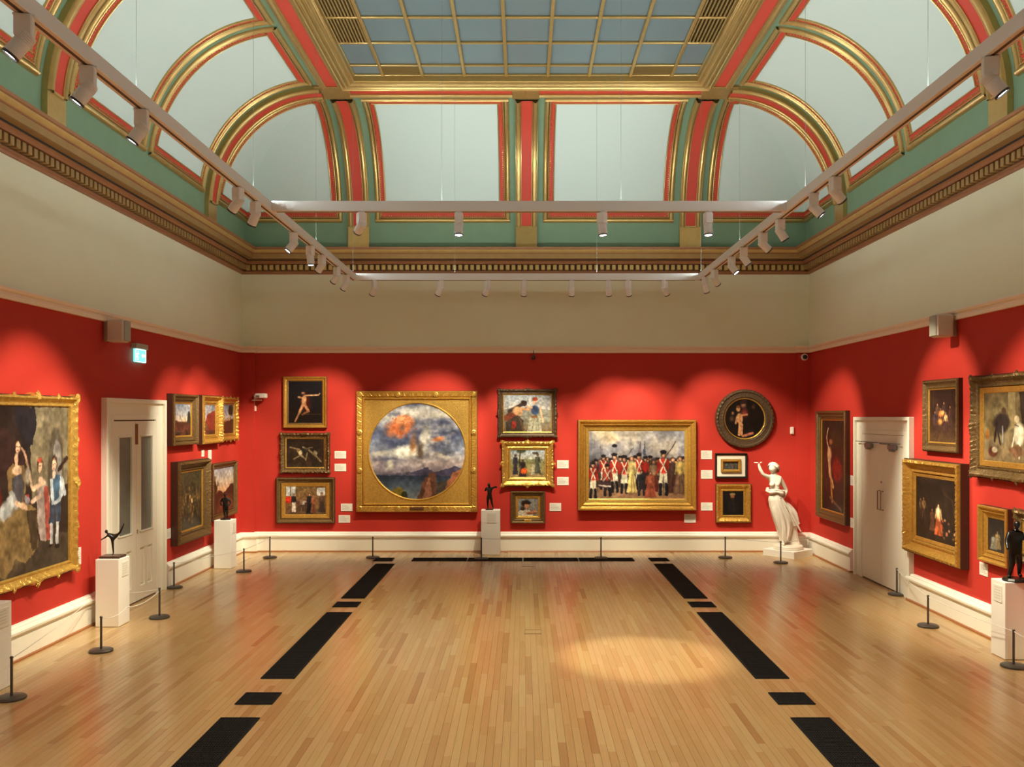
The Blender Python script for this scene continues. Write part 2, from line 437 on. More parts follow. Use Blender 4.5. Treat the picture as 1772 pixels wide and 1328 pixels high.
# panels with frames
S0, S1 = .64, SL-.08
beadb = None
def panel(f, u0, u1, openl=True, openr=True, dots=True, half=None):
    """white panel between u0,u1 (outer frame edges) with moulded frame; openl/openr: that side has an upright frame"""
    base = ceiling
    p = MB(); patch(p, f, S0+.22, S1-.2, u0+(.22 if openl else 0), u1-(.22 if openr else 0), .012, 26)
    g = MB(); r = MB(); d = MB()
    rings = ((.045, rnd(.09, .055)), (.105, rnd(.03, .035)), (.205, rnd(.026, .03, .01)))
    for off, cs in rings:
        if openl: vs_(g, f, u0+off, cs, S0+off, S1-off)
        if openr: vs_(g, f, u1-off, cs, S0+off, S1-off)
        a = u0+(off-.04 if openl else 0); c = u1-(off-.04 if openr else 0)
        hs_(g, f, S0+off, cs, a, c); hs_(g, f, S1-off, cs, a, c)
    o = p.build('ceiling_panel', M['vault_white'], base, smooth=.5)
    fr = g.build('panel_frame', M['gold'], base, smooth=.6)
    cs = flat(.09, .02)
    if openl: vs_(r, f, u0+.158, cs, S0+.12, S1-.12)
    if openr: vs_(r, f, u1-.158, cs, S0+.12, S1-.12)
    a = u0+(.12 if openl else 0); c = u1-(.12 if openr else 0)
    hs_(r, f, S0+.158, cs, a, c); hs_(r, f, S1-.158, cs, a, c)
    r.build('red_strip', M['band_red'], fr, smooth=.5)
    def dot(s, u):
        q = .011
        pts = [f(s-q, u-q, .02), f(s-q, u+q, .02), f(s+q, u+q, .02), f(s+q, u-q, .02), f(s-q*.6, u-q*.6, .036), f(s-q*.6, u+q*.6, .036), f(s+q*.6, u+q*.6, .036), f(s+q*.6, u-q*.6, .036)]
        d.add(pts, [(0,1,5,4),(1,2,6,5),(2,3,7,6),(3,0,4,7),(4,5,6,7)])
    if dots:
        st = .045
        s = S0+.16
        while s < S1-.15:
            lim = Ye(s, .02) if f is not endm else Xe(s, .02)
            for u, ok in ((u0+.137, openl), (u1-.137, openr)):
                if ok and abs(u) < lim: dot(s, u)
            s += st
        u = u0+(.14 if openl else .02)
        lim = (Ye if f is not endm else Xe)(S0+.137, .02)
        while u < u1-(.14 if openr else .0):
            if (u < lim-.02 if f is not endm else abs(u) < lim-.02): dot(S0+.137, u)
            u += st
        tag(d.build('bead_row', M['gold'], fr), kind='stuff')
for sg in (-1, 1):
    f = side(sg)
    ys = sorted([(y, .21) for y in RIBY]+[(y, .0) for y in THINY])
    for (ya, wa), (yb, wb_) in zip(ys[:-1], ys[1:]):
        g0 = .12 if wa else .07; g1 = .12 if wb_ else .07
        panel(f, ya+wa+g0, yb-wb_-g1, dots=yb > 9)
    panel(f, 15.87+.21+.12, 99, True, False)
for x0, x1 in ((-3.33+.33, .02-.33), (.02+.33, 3.29-.33)): panel(endm, x0, x1)
panel(endm, 3.29+.33, 99, True, False); panel(endm, -99, -3.33-.33, False, True)
# thin green rib on side coves: raised fillet
# laylight
xs = [-LX+XC, -2.41, -1.73, -1.01, -.29, .43, 1.14, 1.85, 2.56, LX+XC]
ysl = [LY, 15.02]; 
while ysl[-1] > YF+.9: ysl.append(ysl[-1]-.9)
def laymesh(w_, l_):
    b = MB(); b.bbox(-w_/2, w_/2, -l_/2, l_/2, 0, .02, .003); o = b.build('laylight_pane', M['lay_glass']); me = o.data; bpy.data.objects.remove(o); return me
cache = {}
def ventmesh(w_, l_):
    b = MB(); b.box(-w_/2, w_/2, -l_/2, l_/2, .05, .06, 1)
    n = max(3, int(w_/.05)) if l_ > .5 else 0
    if n:
        for i in range(n):
            x = -w_/2+w_*(i+.5)/n; b.box(x-.013, x+.013, -l_/2, l_/2, -.02, .05)
    else:
        n = int(l_/.045)
        for i in range(n):
            y = -l_/2+l_*(i+.5)/n; b.box(-w_/2, w_/2, y-.012, y+.012, -.02, .05)
    o = b.build('vent_grille', [M['vent'], M['dark']]); me = o.data; bpy.data.objects.remove(o); return me
for i in range(len(xs)-1):
    for j in range(len(ysl)-1):
        w_, l_ = xs[i+1]-xs[i], ysl[j]-ysl[j+1]
        v = (i in (0, 8) and 2 <= j <= 6) or (i in (1, 7) and j == 0)
        key = (round(w_, 3), round(l_, 3), v)
        if key not in cache: cache[key] = ventmesh(w_-.06, l_-.05) if v else laymesh(w_, l_)
        inst('vent_grille' if v else 'laylight_pane', cache[key], ceiling, ((xs[i]+xs[i+1])/2, (ysl[j]+ysl[j+1])/2, ZL))
for x in xs:
    b = MB(); b.bbox(x-.027, x+.027, YF, LY, ZL-.05, ZL+.005, .008); b.build('laylight_bar', M['gold'], ceiling)
for y in ysl:
    b = MB(); b.bbox(XC-LX, XC+LX, y-.025, y+.025, ZL-.035, ZL+.004, .008); b.build('laylight_bar', M['gold'], ceiling)

# ================================================================ DOORS
# local frame: x along wall (to the right when facing it), -y into the room, z up; origin on wall face
def door_surround(b, w2, h, aw, depth=.06):
    for s in (-1, 1):
        for i, (o0, o1, dd) in enumerate(((0, aw*.25, .035), (aw*.25, aw*.8, .028), (aw*.8, aw, depth))):
            a, c = sorted((s*(w2+o0), s*(w2+o1))); 
            b.bbox(a, c, -dd-.004*i, .02, 0, h+o1, .004)
    for o0, o1, dd in ((0, aw*.25, .035), (aw*.25, aw*.8, .028), (aw*.8, aw, depth)):
        b.bbox(-w2-o0, w2+o0, -dd, .02, h+o0, h+o1, .004)
# left door: two glazed leaves
yc1 = (12.30+13.72)/2
d1 = bpy.data.objects.new('door_1', None); C.objects.link(d1); d1.location = (XL, yc1, 0); d1.rotation_euler = (0,0,PI/2); tag(d1, kind='structure')
d1['label'] = 'white panelled double door with tall glass panes'
b = MB(); door_surround(b, .71, 2.66, .30, .07); b.build('door_surround', M['door_white'], d1)
b = MB(); b.box(-.71, .71, -.012, .01, 0, .09); b.box(-.715, .715, -.004, .01, 0, 2.665); b.build('threshold', M['slot'], d1)
M['door_glass'] = mat('door_glass', (.17, .185, .16), .3, spec=.25, noise=.45, nscale=2.5)
for s in (-1, 1):
    lf = MB(); x0, x1 = (-.705, -.004) if s < 0 else (.004, .705)
    gx0, gx1, gz0, gz1 = x0+.14, x1-.14, 1.02, 2.42
    fr = -.03; bk = .0
    lf.box(x0, gx0, fr, bk, .02, 2.64); lf.box(gx1, x1, fr, bk, .02, 2.64)
    lf.box(gx0, gx1, fr, bk, gz1, 2.64); lf.box(gx0, gx1, fr, bk, .78, gz0); lf.box(gx0, gx1, fr, bk, .02, .22)
    mid = (gx0+gx1)/2; lf.box(mid-.045, mid+.045, fr, bk, .22, .78)
    lo = lf.build('door_leaf', M['door_white'], d1)
    g = MB(); g.box(gx0, gx1, -.012, 0, gz0, gz1); g.build('glass_pane', M['door_glass'], lo)
    for a, c in ((gx0, mid-.045), (mid+.045, gx1)):
        g = MB(); g.box(a, c, -.010, 0, .22, .78); g.bbox(a+.025, c-.025, -.022, 0, .25, .75, .008); g.build('lower_panel', M['door_white'], lo)
    bd = MB()
    for a, c, e0, e1 in ((gx0-.015, gx0+.01, gz0-.015, gz1+.015), (gx1-.01, gx1+.015, gz0-.015, gz1+.015)): bd.bbox(a, c, -.042, 0, e0, e1, .006)
    for e0, e1 in ((gz0-.015, gz0+.01), (gz1-.01, gz1+.015)): bd.bbox(gx0-.015, gx1+.015, -.042, 0, e0, e1, .006)
    bd.build('glazing_bead', M['door_white'], lo)
b = MB(); b.bbox(-.03, -.012, -.05, -.03, 2.3, 2.6, .004); b.bbox(.012, .03, -.05, -.03, 2.3, 2.6, .004); b.bbox(.03,.045,-.04,-.03,1.0,1.06,.003); b.build('door_bolt', M['base_wood'], d1)
# right door: plain double leaves with closers
yc2 = (13.42+15.08)/2+.03
d2 = bpy.data.objects.new('door_2', None); C.objects.link(d2); d2.location = (XR, yc2, 0); d2.rotation_euler = (0,0,-PI/2); tag(d2, kind='structure')
d2['label'] = 'plain white double door with overhead closers and pull handles'
b = MB(); door_surround(b, .83, 2.42, .28, .07); b.build('door_surround', M['door_white'], d2)
b = MB(); b.box(-.83, .83, -.015, .01, 0, .03); b.box(-.832, .832, -.003, .01, 0, 2.425); b.build('threshold', M['slot'], d2)
for s in (-1, 1):
    x0, x1 = (-.825, -.003) if s < 0 else (.003, .825)
    lf = MB(); lf.bbox(x0, x1, -.028, 0, .025, 2.415, .003); lo = lf.build('door_leaf', M['door_white'], d2)
    h = MB(); xh = s*.06; h.tube([(xh,-.03,1.22),(xh,-.075,1.22),(xh,-.075,1.52),(xh,-.03,1.52)], .011, 8); h.build('pull_handle', M['chrome'], lo, smooth=.6)
    c_ = MB(); xk = s*.47; c_.bbox(xk-.13, xk+.13, -.085, -.028, 2.19, 2.27, .01); c_.bbox(xk-.05, xk+.05, -.10, -.028, 2.165, 2.2, .01)
    c_.tube([(xk,-.10,2.28),(xk-s*.2,-.17,2.285),(xk-s*.42,-.08,2.29)], .010, 6); c_.build('door_closer', M['closer'], lo)
b = MB(); b.tube([(-.005,-.03,1.66),(-.005,-.045,1.66)], .016, 10); b.build('keyhole', M['chrome'], d2)
b = MB(); b.tube([(-.97,-.075,2.29),(.80,-.075,2.29)], .007, 6); b.build('coordinator_bar', M['closer'], d2)

# ================================================================ PAINTINGS
class Cv:
    def __init__(s, w_, h_, res=.0085, seed=1):
        s.w = max(24, int(w_/res)); s.h = max(24, int(h_/res)); s.asp = w_/h_
        s.rs = np.random.RandomState(seed)
        s.X, s.Y = np.meshgrid((np.arange(s.w)+.5)/s.w, (np.arange(s.h)+.5)/s.h)
        s.a = np.zeros((s.h, s.w, 3))
    def col(s, c): return np.array(c)/255.
    def noise(s, fx, fy=None, oct=4):
        fy = fy or max(1, int(fx/s.asp)); out = np.zeros((s.h, s.w)); amp = 1; tot = 0
        for o in range(oct):
            gx, gy = int(fx*2**o)+2, int(fy*2**o)+2; g = s.rs.rand(gy, gx)
            x = s.X*(gx-1.001); y = s.Y*(gy-1.001); xi = x.astype(int); yi = y.astype(int)
            tx = x-xi; ty = y-yi; tx = tx*tx*(3-2*tx); ty = ty*ty*(3-2*ty)
            out += amp*((g[yi,xi]*(1-tx)+g[yi,xi+1]*tx)*(1-ty)+(g[yi+1,xi]*(1-tx)+g[yi+1,xi+1]*tx)*ty); tot += amp; amp *= .5
        return out/tot
    def grad(s, stops):
        ys = [p[0] for p in stops]
        for k in range(3): s.a[..., k] = np.interp(s.Y, ys, [p[1][k]/255. for p in stops])
    def mixc(s, m, c): m = np.clip(m, 0, 1)[..., None]; s.a = s.a*(1-m)+s.col(c)*m
    def blob(s, cx, cy, rx, ry, c, rot=0, soft=.3, al=1, rough=0):
        dx = (s.X-cx)*s.asp; dy = s.Y-cy; r = math.radians(rot)
        u = (dx*math.cos(r)+dy*math.sin(r))/(rx*s.asp); v = (-dx*math.sin(r)+dy*math.cos(r))/ry
        d = np.sqrt(u*u+v*v)
        if rough: d = d+(s.noise(14)-.5)*rough
        s.mixc((1-d)/soft*al if al == 1 else np.clip((1-d)/soft, 0, 1)*al, c)
    def poly(s, pts, c, al=1, rough=0):
        X, Y = s.X, s.Y
        if rough: X = X+(s.noise(16)-.5)*rough; Y = Y+(s.noise(16)-.5)*rough
        ins = np.zeros((s.h, s.w), bool); n = len(pts)
        for i in range(n):
            x1, y1 = pts[i]; x2, y2 = pts[(i+1) % n]
            if y1 == y2: continue
            cnd = ((y1 > Y) != (y2 > Y)) & (X < (x2-x1)*(Y-y1)/(y2-y1)+x1); ins ^= cnd
        s.mixc(ins*al, c)
    def line(s, x0, y0, x1, y1, wd, c, al=1):
        dx, dy = (x1-x0)*s.asp, y1-y0; L2 = dx*dx+dy*dy+1e-9
        t = np.clip(((s.X-x0)*s.asp*dx+(s.Y-y0)*dy)/L2, 0, 1)
        d = np.hypot((s.X-x0)*s.asp-t*dx, s.Y-y0-t*dy)
        s.mixc(np.clip((wd-d)/wd*2.5, 0, 1)*al, c)
    def speck(s, fx, lo, hi, c, region=None, al=.6):
        n = s.noise(fx, oct=2); m = ((n > lo) & (n < hi))*al
        if region is not None: m = m*region
        s.mixc(m, c)
    def reg(s, cx, cy, rx, ry): return ((s.X-cx)/rx)**2+((s.Y-cy)/ry)**2 < 1
    def fig(s, x, top, bot, wd, coat, legs, head=(205,150,115), hat=None, skirt=False, boots=None, sash=None, hair=(40,25,18)):
        hgt = bot-top; hr = hgt*.075
        wx = wd
        if skirt:
            s.poly([(x-wx*.35, top+hgt*.42), (x+wx*.35, top+hgt*.42), (x+wx*.75, bot), (x-wx*.75, bot)], legs)
            for q in (-.3, -.02, .3): s.line(x+wx*q*.4, top+hgt*.48, x+wx*q*1.6, bot-.01, hgt*.022, tuple(int(v*(.62 if q > -.1 else 1.2)) if v < 210 else v for v in legs), .6)
        else:
            for k in (-1, 1):
                s.line(x+k*wx*.17, top+hgt*.5, x+k*wx*.28, bot-hgt*.04, hgt*.055, legs)
                if boots: s.line(x+k*wx*.25, top+hgt*.76, x+k*wx*.3, bot-hgt*.02, hgt*.05, boots)
        s.blob(x, top+hgt*.33, wx*.5, hgt*.21, coat, soft=.35); s.blob(x+wx*.24, top+hgt*.36, wx*.24, hgt*.16, tuple(int(v*.55) for v in coat), soft=.8, al=.7)
        for k in (-1, 1): s.line(x+k*wx*.4, top+hgt*.2, x+k*wx*.55, top+hgt*.48, hgt*.032, tuple(int(v*.85) for v in coat))
        if sash: s.line(x-wx*.3, top+hgt*.18, x+wx*.25, top+hgt*.45, hgt*.02, sash); s.line(x+wx*.3, top+hgt*.18, x-wx*.25, top+hgt*.45, hgt*.02, sash)
        s.blob(x, top+hgt*.085, hr/s.asp*1.0, hr, hair, soft=.4); s.blob(x, top+hgt*.095, hr/s.asp*.68, hr*.8, head, soft=.5); s.blob(x+hr*.35/s.asp, top+hgt*.1, hr/s.asp*.4, hr*.7, tuple(int(v*.6) for v in head), soft=.8, al=.6)
        if hat: s.blob(x, top+hgt*.02, hr/s.asp*1.2, hr*.75, hat, soft=.3)
    def finish(s, k=.10, dark=1):
        for fr, am in ((9, .006), (28, .006), (60, .005)):
            dx = (s.noise(fr, oct=2)-.5)*am*2/max(1, s.asp); dy = (s.noise(fr, oct=2)-.5)*am*2
            ix = np.clip(((s.X+dx)*s.w).astype(int), 0, s.w-1); iy = np.clip(((s.Y+dy)*s.h).astype(int), 0, s.h-1); s.a = s.a[iy, ix]
        p = np.pad(s.a, ((1,1),(1,1),(0,0)), mode='edge'); s.a = .5*s.a+.125*(p[:-2,1:-1]+p[2:,1:-1]+p[1:-1,:-2]+p[1:-1,2:])
        g = s.noise(22, oct=2)[..., None]-.5; s.a = s.a*(1+g*.5)+g*.03
        n = (s.noise(40, oct=2)-.5)*k+(s.noise(9)-.5)*k
        s.a = np.clip(s.a*(1+n[..., None]*2.0)*dark, 0, 1)
        return s
def canvas_mesh(name, cv, w_, h_, parent, y=-.02, disc=False):
    nx, ny = cv.w, cv.h
    xs_ = (np.arange(nx+1)/nx-.5)*w_; zs_ = (.5-np.arange(ny+1)/ny)*h_
    pad = np.pad(cv.a, ((0,1),(0,1),(0,0)), mode='edge')
    GX, GZ = np.meshgrid(xs_, zs_)
    if disc:   # squeeze the square grid onto a disc
        u = GX/(w_/2); v = GZ/(h_/2); GX2 = u*np.sqrt(1-v*v/2)*w_/2; GZ2 = v*np.sqrt(1-u*u/2)*h_/2
        ix = np.clip(((GX2/w_+.5)*nx).astype(int), 0, nx-1); iz = np.clip(((.5-GZ2/h_)*ny).astype(int), 0, ny-1)
        pad = cv.a[iz, ix]; GX, GZ = GX2, GZ2
    co = np.stack([GX, np.full_like(GX, y), GZ], -1).reshape(-1, 3).astype(np.float32)
    idx = np.arange((nx+1)*(ny+1)).reshape(ny+1, nx+1)
    q = np.stack([idx[:-1,:-1], idx[1:,:-1], idx[1:,1:], idx[:-1,1:]], -1).reshape(-1, 4)
    me = bpy.data.meshes.new(name); me.vertices.add(len(co)); me.vertices.foreach_set('co', co.ravel())
    me.loops.add(q.size); me.loops.foreach_set('vertex_index', q.ravel().astype(np.int32))
    me.polygons.add(len(q)); me.polygons.foreach_set('loop_start', np.arange(0, q.size, 4, dtype=np.int32))
    me.update(calc_edges=True)
    lin = np.where(pad <= .04045, pad/12.92, ((pad+.055)/1.055)**2.4)
    ca = me.color_attributes.new('paint', 'FLOAT_COLOR', 'POINT')
    ca.data.foreach_set('color', np.concatenate([lin.reshape(-1, 3), np.ones((len(co), 1))], 1).astype(np.float32).ravel())
    me.materials.append(M['canvas'])
    o = bpy.data.objects.new(name, me); C.objects.link(o); o.parent = parent
    return o
def frame_mesh(w_, h_, pf, orn=0, wave=0, step=.02, pitch=.07, y0=0):
    """pf: (inset, proud, ornament weight). returns MB facing -y"""
    b = MB(); W2, H2 = w_/2, h_/2
    nx = max(2, int(w_/step)); nz = max(2, int(h_/step))
    if not orn and not wave: nx = nz = 1
    rows = []
    for i, (ins, pr, wt) in enumerate(pf):
        row = []
        a, c = W2-ins, H2-ins
        for sx0, sz0, sx1, sz1, n, L_ in ((-1,-1,1,-1,nx,w_), (1,-1,1,1,nz,h_), (1,1,-1,1,nx,w_), (-1,1,-1,-1,nz,h_)):
            for k in range(n):
                t = k/n; x = (sx0+(sx1-sx0)*t)*a; z = (sz0+(sz1-sz0)*t)*c; d = t*L_
                hh = pr
                if orn and wt:
                    e = min(d, L_-d); mid = abs(d-L_/2)
                    hh += orn*wt*(.35*math.sin(d/pitch*2*PI+ins*25)+.35*math.sin(d/pitch*4.7+ins*90+1)+.25*math.sin(d/pitch*11+ins*150))
                    if wave: hh += orn*wt*1.0*(math.exp(-(e/.1)**2)+math.exp(-(mid/.08)**2))
                if wave and i <= 2:
                    e = min(d, L_-d); mid = abs(d-L_/2)
                    o_ = wave*(math.exp(-(e/.07)**2)*1.0+math.exp(-(mid/.09)**2)*1.0+.18*math.cos(d/L_*8*PI)+.07*math.sin(d/pitch*2*PI))*(1-.3*i)
                    if sx0 == sx1: x += sx0*o_
                    else: z += sz0*o_
                row.append((x, -hh-y0, z))
        rows.append(row)
    b.grid(rows, 0, True)
    return b
# frame profile library (inset fraction * border width)
def prof_plain(bw, dp): return [(0,0,0),(0,dp*.85,0),(bw*.08,dp,0),(bw*.25,dp,0),(bw*.35,dp*.8,0),(bw*.75,dp*.5,0),(bw*.8,dp*.62,0),(bw*.92,dp*.6,0),(bw,dp*.3,0)]
def prof_scoop(bw, dp): return [(0,0,0),(0,dp*.6,.5),(bw*.1,dp*.95,1),(bw*.25,dp,1),(bw*.38,dp*.8,1),(bw*.5,dp*.55,.4),(bw*.7,dp*.42,.2),(bw*.8,dp*.5,.5),(bw*.9,dp*.5,.5),(bw,dp*.25,0)]
def prof_gallery(bw, dp): return [(0,0,0),(0,dp*.9,.2),(bw*.06,dp,.4),(bw*.2,dp,.4),(bw*.3,dp*.85,.1),(bw*.36,dp*.7,0),(bw*.5,dp*.6,0),(bw*.55,dp*.72,0),(bw*.62,dp*.7,0),(bw*.68,dp*.5,0),(bw*.95,dp*.35,0),(bw,dp*.2,0)]
_lb = MB()
for k in range(-3, 4):
    a = k*PI/7; L_o = 1-.12*abs(k); _lb.tube([(0,0,0),(math.sin(a)*.5*L_o,-.22,math.cos(a)*.5*L_o),(math.sin(a)*L_o,-.10,math.cos(a)*L_o)], [.12,.20,.08], 7)
_lb.lathe([(.001,.30),(.15,.25),(.22,.12),(.2,-.1)], 10, axis='y')
_lo = _lb.build('shell_ornament', None or M['f_bright'], smooth=1.2); shell_me = _lo.data; bpy.data.objects.remove(_lo)
def shells(t, w_, h_, dp, size, mf, mids=True, quarters=False):
    me = shell_me.copy(); me.materials[0] = M[mf]; q = size*.25
    pos = [(-w_/2+q, -h_/2+q, 135), (w_/2-q, -h_/2+q, -135), (-w_/2+q, h_/2-q, 45), (w_/2-q, h_/2-q, -45)]
    if mids: pos += [(0, h_/2-q, 0), (0, -h_/2+q, 180), (-w_/2+q, 0, 90), (w_/2-q, 0, -90)]
    sm = [(x, z, a, .6) for x in (-w_/4, w_/4) for z, a in ((h_/2-q*.6, 0), (-h_/2+q*.6, 180))]+[(x, z, a, .6) for z in (-h_/4, h_/4) for x, a in ((-w_/2+q*.6, 90), (w_/2-q*.6, -90))] if quarters else []
    for x, z, a, k in [(p[0], p[1], p[2], 1) for p in pos]+sm:
        o = inst('shell_ornament', me, t, (x, -dp*.8, z)); o.rotation_euler = (0, math.radians(-a), 0); o.scale = (size*k*.6,)*3
WROT = {'B': 0, 'L': PI/2, 'R': -PI/2}
def place(wl, a0, a1, z0, z1):
    """centre of a wall item: a0,a1 = x range on back wall, y range on side walls"""
    c = (a0+a1)/2; z = (z0+z1)/2
    return {'B': (c, YB, z), 'L': (XL, c, z), 'R': (XR, c, z)}[wl], abs(a1-a0), z1-z0
def painting(label, wl, a0, a1, z0, z1, bw, dp, mf, draw, pfun=prof_plain, orn=0, wave=0, liner=None, lm='f_gold', res=.0085, seed=1, backbox=True, group=None, pitch=.07, plate=False, mount=None, shell=0, quarters=False):
    loc, w_, h_ = place(wl, a0, a1, z0, z1)
    t = thing('framed_painting', label, 'painting', loc, WROT[wl], group)
    fm = frame_mesh(w_, h_, pfun(bw, dp), orn, wave, pitch=pitch)
    fm.build('frame', M[mf], t, smooth=.5)
    if backbox:
        bx = frame_mesh(w_+.008, h_+.008, [(0,.001,0),(0,dp*.72,0),(.006,dp*.72,0)]); bx.build('frame_side', M['f_side'], t)
    w2, h2 = w_-2*bw, h_-2*bw; cy = dp*.3+.003
    if mount:
        mb = frame_mesh(w2+.01, h2+.01, [(0,.01,0),(0,cy,0),(mount,cy,0),(mount,.01,0)]); mb.build('mount', M['mount'], t); w2 -= 2*mount; h2 -= 2*mount
        g = frame_mesh(w2, h2, [(0,.01,0),(0,cy+.03,0),(.03,cy+.035,0),(.055,cy+.01,0),(.055,.01,0)]); g.build('inner_frame', M['f_gold'], t); w2 -= .11; h2 -= .11
    if liner:
        lf = frame_mesh(w2+.004, h2+.004, [(0,cy-.02,0),(0,cy+.012,0),(liner*.85,cy+.002,0),(liner,cy-.004,0)]); lf.build('liner', M[lm], t)
        w2 -= 2*liner; h2 -= 2*liner
    yy = cy-.006
    cv = Cv(w2, h2, res, seed); draw(cv); canvas_mesh('canvas', cv, w2+.006, h2+.006, t, -yy)
    if shell: shells(t, w_, h_, dp, shell, mf, True, quarters)
    if plate:
        p = MB(); p.bbox(-.07, .07, -dp*.6-.02, -dp*.5, -h_/2+bw*.2, -h_/2+bw*.75, .004); p.build('name_plate', M['f_bright'], t)
    return t

# ---------------------------------------------------------------- what is painted on each canvas
def d_nude(c):
    c.grad([(0,(14,16,24)),(1,(22,14,10))]); c.mixc((c.noise(4)-.45)*1.2, (30,20,22))
    c.blob(.5,.5,.2,.28,(95,25,18),soft=.8,rough=.5)
    c.line(.44,.40,.30,.38,.026,(190,140,95)); c.line(.50,.34,.90,.33,.022,(214,165,118)); c.line(.9,.33,.95,.29,.012,(220,170,125))
    c.blob(.47,.45,.085,.15,(205,155,108),rot=8,soft=.4); c.blob(.44,.28,.075,.035,(150,105,75),soft=.4)
    c.line(.44,.56,.34,.74,.042,(205,150,105)); c.line(.34,.74,.20,.97,.026,(190,135,92)); c.line(.5,.57,.60,.72,.042,(190,130,88)); c.line(.6,.72,.42,.80,.028,(150,95,62))
    c.line(.36,.79,.95,.80,.008,(90,50,30)); c.finish(.12)
def d_swirl(c):
    c.grad([(0,(34,24,18)),(1,(46,34,22))]); c.mixc((c.noise(6)-.4)*1.4, (84,62,38))
    for x0,y0,x1,y1,w_ in ((.1,.3,.35,.38,.03),(.3,.42,.42,.62,.05),(.42,.62,.5,.7,.04),(.45,.3,.62,.42,.04),(.62,.42,.8,.62,.045),(.8,.62,.93,.82,.03),(.5,.36,.7,.3,.02),(.36,.6,.2,.72,.03),(.56,.5,.52,.75,.03)):
        c.line(x0,y0,x1,y1,w_,(150,128,92),.8)
    c.blob(.38,.5,.06,.12,(190,172,130),rot=20); c.blob(.78,.5,.05,.1,(140,125,95),rot=-30); c.blob(.5,.42,.12,.1,(40,38,36),al=.7); c.finish(.2)
def d_interior(c):
    c.grad([(0,(112,88,54)),(.6,(128,92,56)),(1,(96,72,52))]); c.mixc((c.noise(5)-.45), (80,58,36))
    c.poly([(.02,0),(.25,0),(.25,.36),(.02,.36)],(188,190,186)); c.poly([(.12,0),(.15,0),(.15,.36),(.12,.36)],(110,100,80)); c.poly([(.78,.06),(.98,.06),(.98,.34),(.78,.34)],(182,182,176))
    c.blob(.08,.5,.10,.14,(190,50,30),rough=.4); c.fig(.21,.25,.93,.10,(28,26,30),(225,215,200))
    for x,t,cc in ((.33,.45,(90,60,50)),(.40,.42,(150,110,90)),(.47,.46,(200,190,180)),(.52,.52,(80,50,44))): c.fig(x,t,.9,.09,cc,(70,50,40))
    c.fig(.60,.24,.98,.12,(24,24,30),(22,22,26),skirt=True); c.fig(.69,.28,.96,.1,(150,90,60),(120,70,50),skirt=True); c.fig(.9,.24,.93,.13,(90,66,50),(60,45,36),skirt=True,hat=(120,80,60)); c.finish(.16)
def d_sky_lake(c):
    c.grad([(0,(150,152,160)),(.12,(210,205,195)),(.3,(88,98,128)),(.5,(134,142,160)),(.62,(176,160,158)),(.74,(120,112,126)),(.755,(38,48,66)),(.85,(70,84,98)),(1,(116,124,128))])
    up = np.clip((.72-c.Y)*8, 0, 1)
    c.mixc((c.noise(3, 9)-.5)*2.6*up, (58,66,100)); c.mixc((c.noise(4, 12)-.55)*3*up, (206,200,198))
    c.blob(.32,.25,.17,.13,(206,118,74),rot=-20,rough=.5,soft=.4); c.blob(.36,.17,.12,.06,(224,150,104),rough=.5,soft=.4); c.speck(26,.5,.6,(160,74,40),c.reg(.33,.25,.17,.13)); c.blob(.35,.26,.035,.05,(120,112,120),soft=1,al=.7,rough=.6)
    c.blob(.72,.37,.08,.035,(216,140,94),rot=-8,rough=.6,soft=.5)
    c.blob(.42,.50,.25,.085,(226,224,212),rot=-6,rough=.35,soft=.5); c.blob(.12,.52,.14,.035,(214,212,198),rot=-8,rough=.4,soft=.6); c.blob(.58,.36,.07,.13,(228,226,216),rot=18,rough=.3,soft=.5); c.blob(.76,.55,.14,.03,(206,200,188),rot=16,rough=.4,soft=.6); c.blob(.22,.64,.05,.07,(196,192,180),rot=12,rough=.4,soft=.6)
    c.blob(.46,.42,.05,.16,(146,98,56),rot=4,rough=.6,soft=.7,al=.85); c.blob(.53,.50,.05,.12,(60,42,32),rot=-8,rough=.7,soft=.8,al=.8)
    c.poly([(.3,.75),(.5,.70),(.6,.665),(.68,.72),(.85,.67),(.9,.655),(1,.70),(1,.76)],(66,62,84)); c.poly([(.1,.745),(.4,.72),(.5,.75)],(90,84,100))
    c.poly([(.50,1),(.56,.82),(.62,.73),(.66,.71),(.69,.74),(.70,.85),(.74,1)],(96,62,48),rough=.03); c.poly([(.56,1),(.60,.84),(.63,.78),(.66,.9),(.66,1)],(148,100,76),rough=.03)
    c.poly([(.74,.95),(.82,.82),(.88,.72),(.96,.68),(1,.7),(1,1),(.74,1)],(150,92,62),rough=.04); c.poly([(.7,.84),(.8,.8),(.8,.92),(.7,.94)],(70,60,52),rough=.04)
    c.blob(.3,.93,.09,.06,(120,100,34),rough=.6); c.blob(.37,.96,.04,.06,(40,44,24),rough=.5); c.finish(.12)
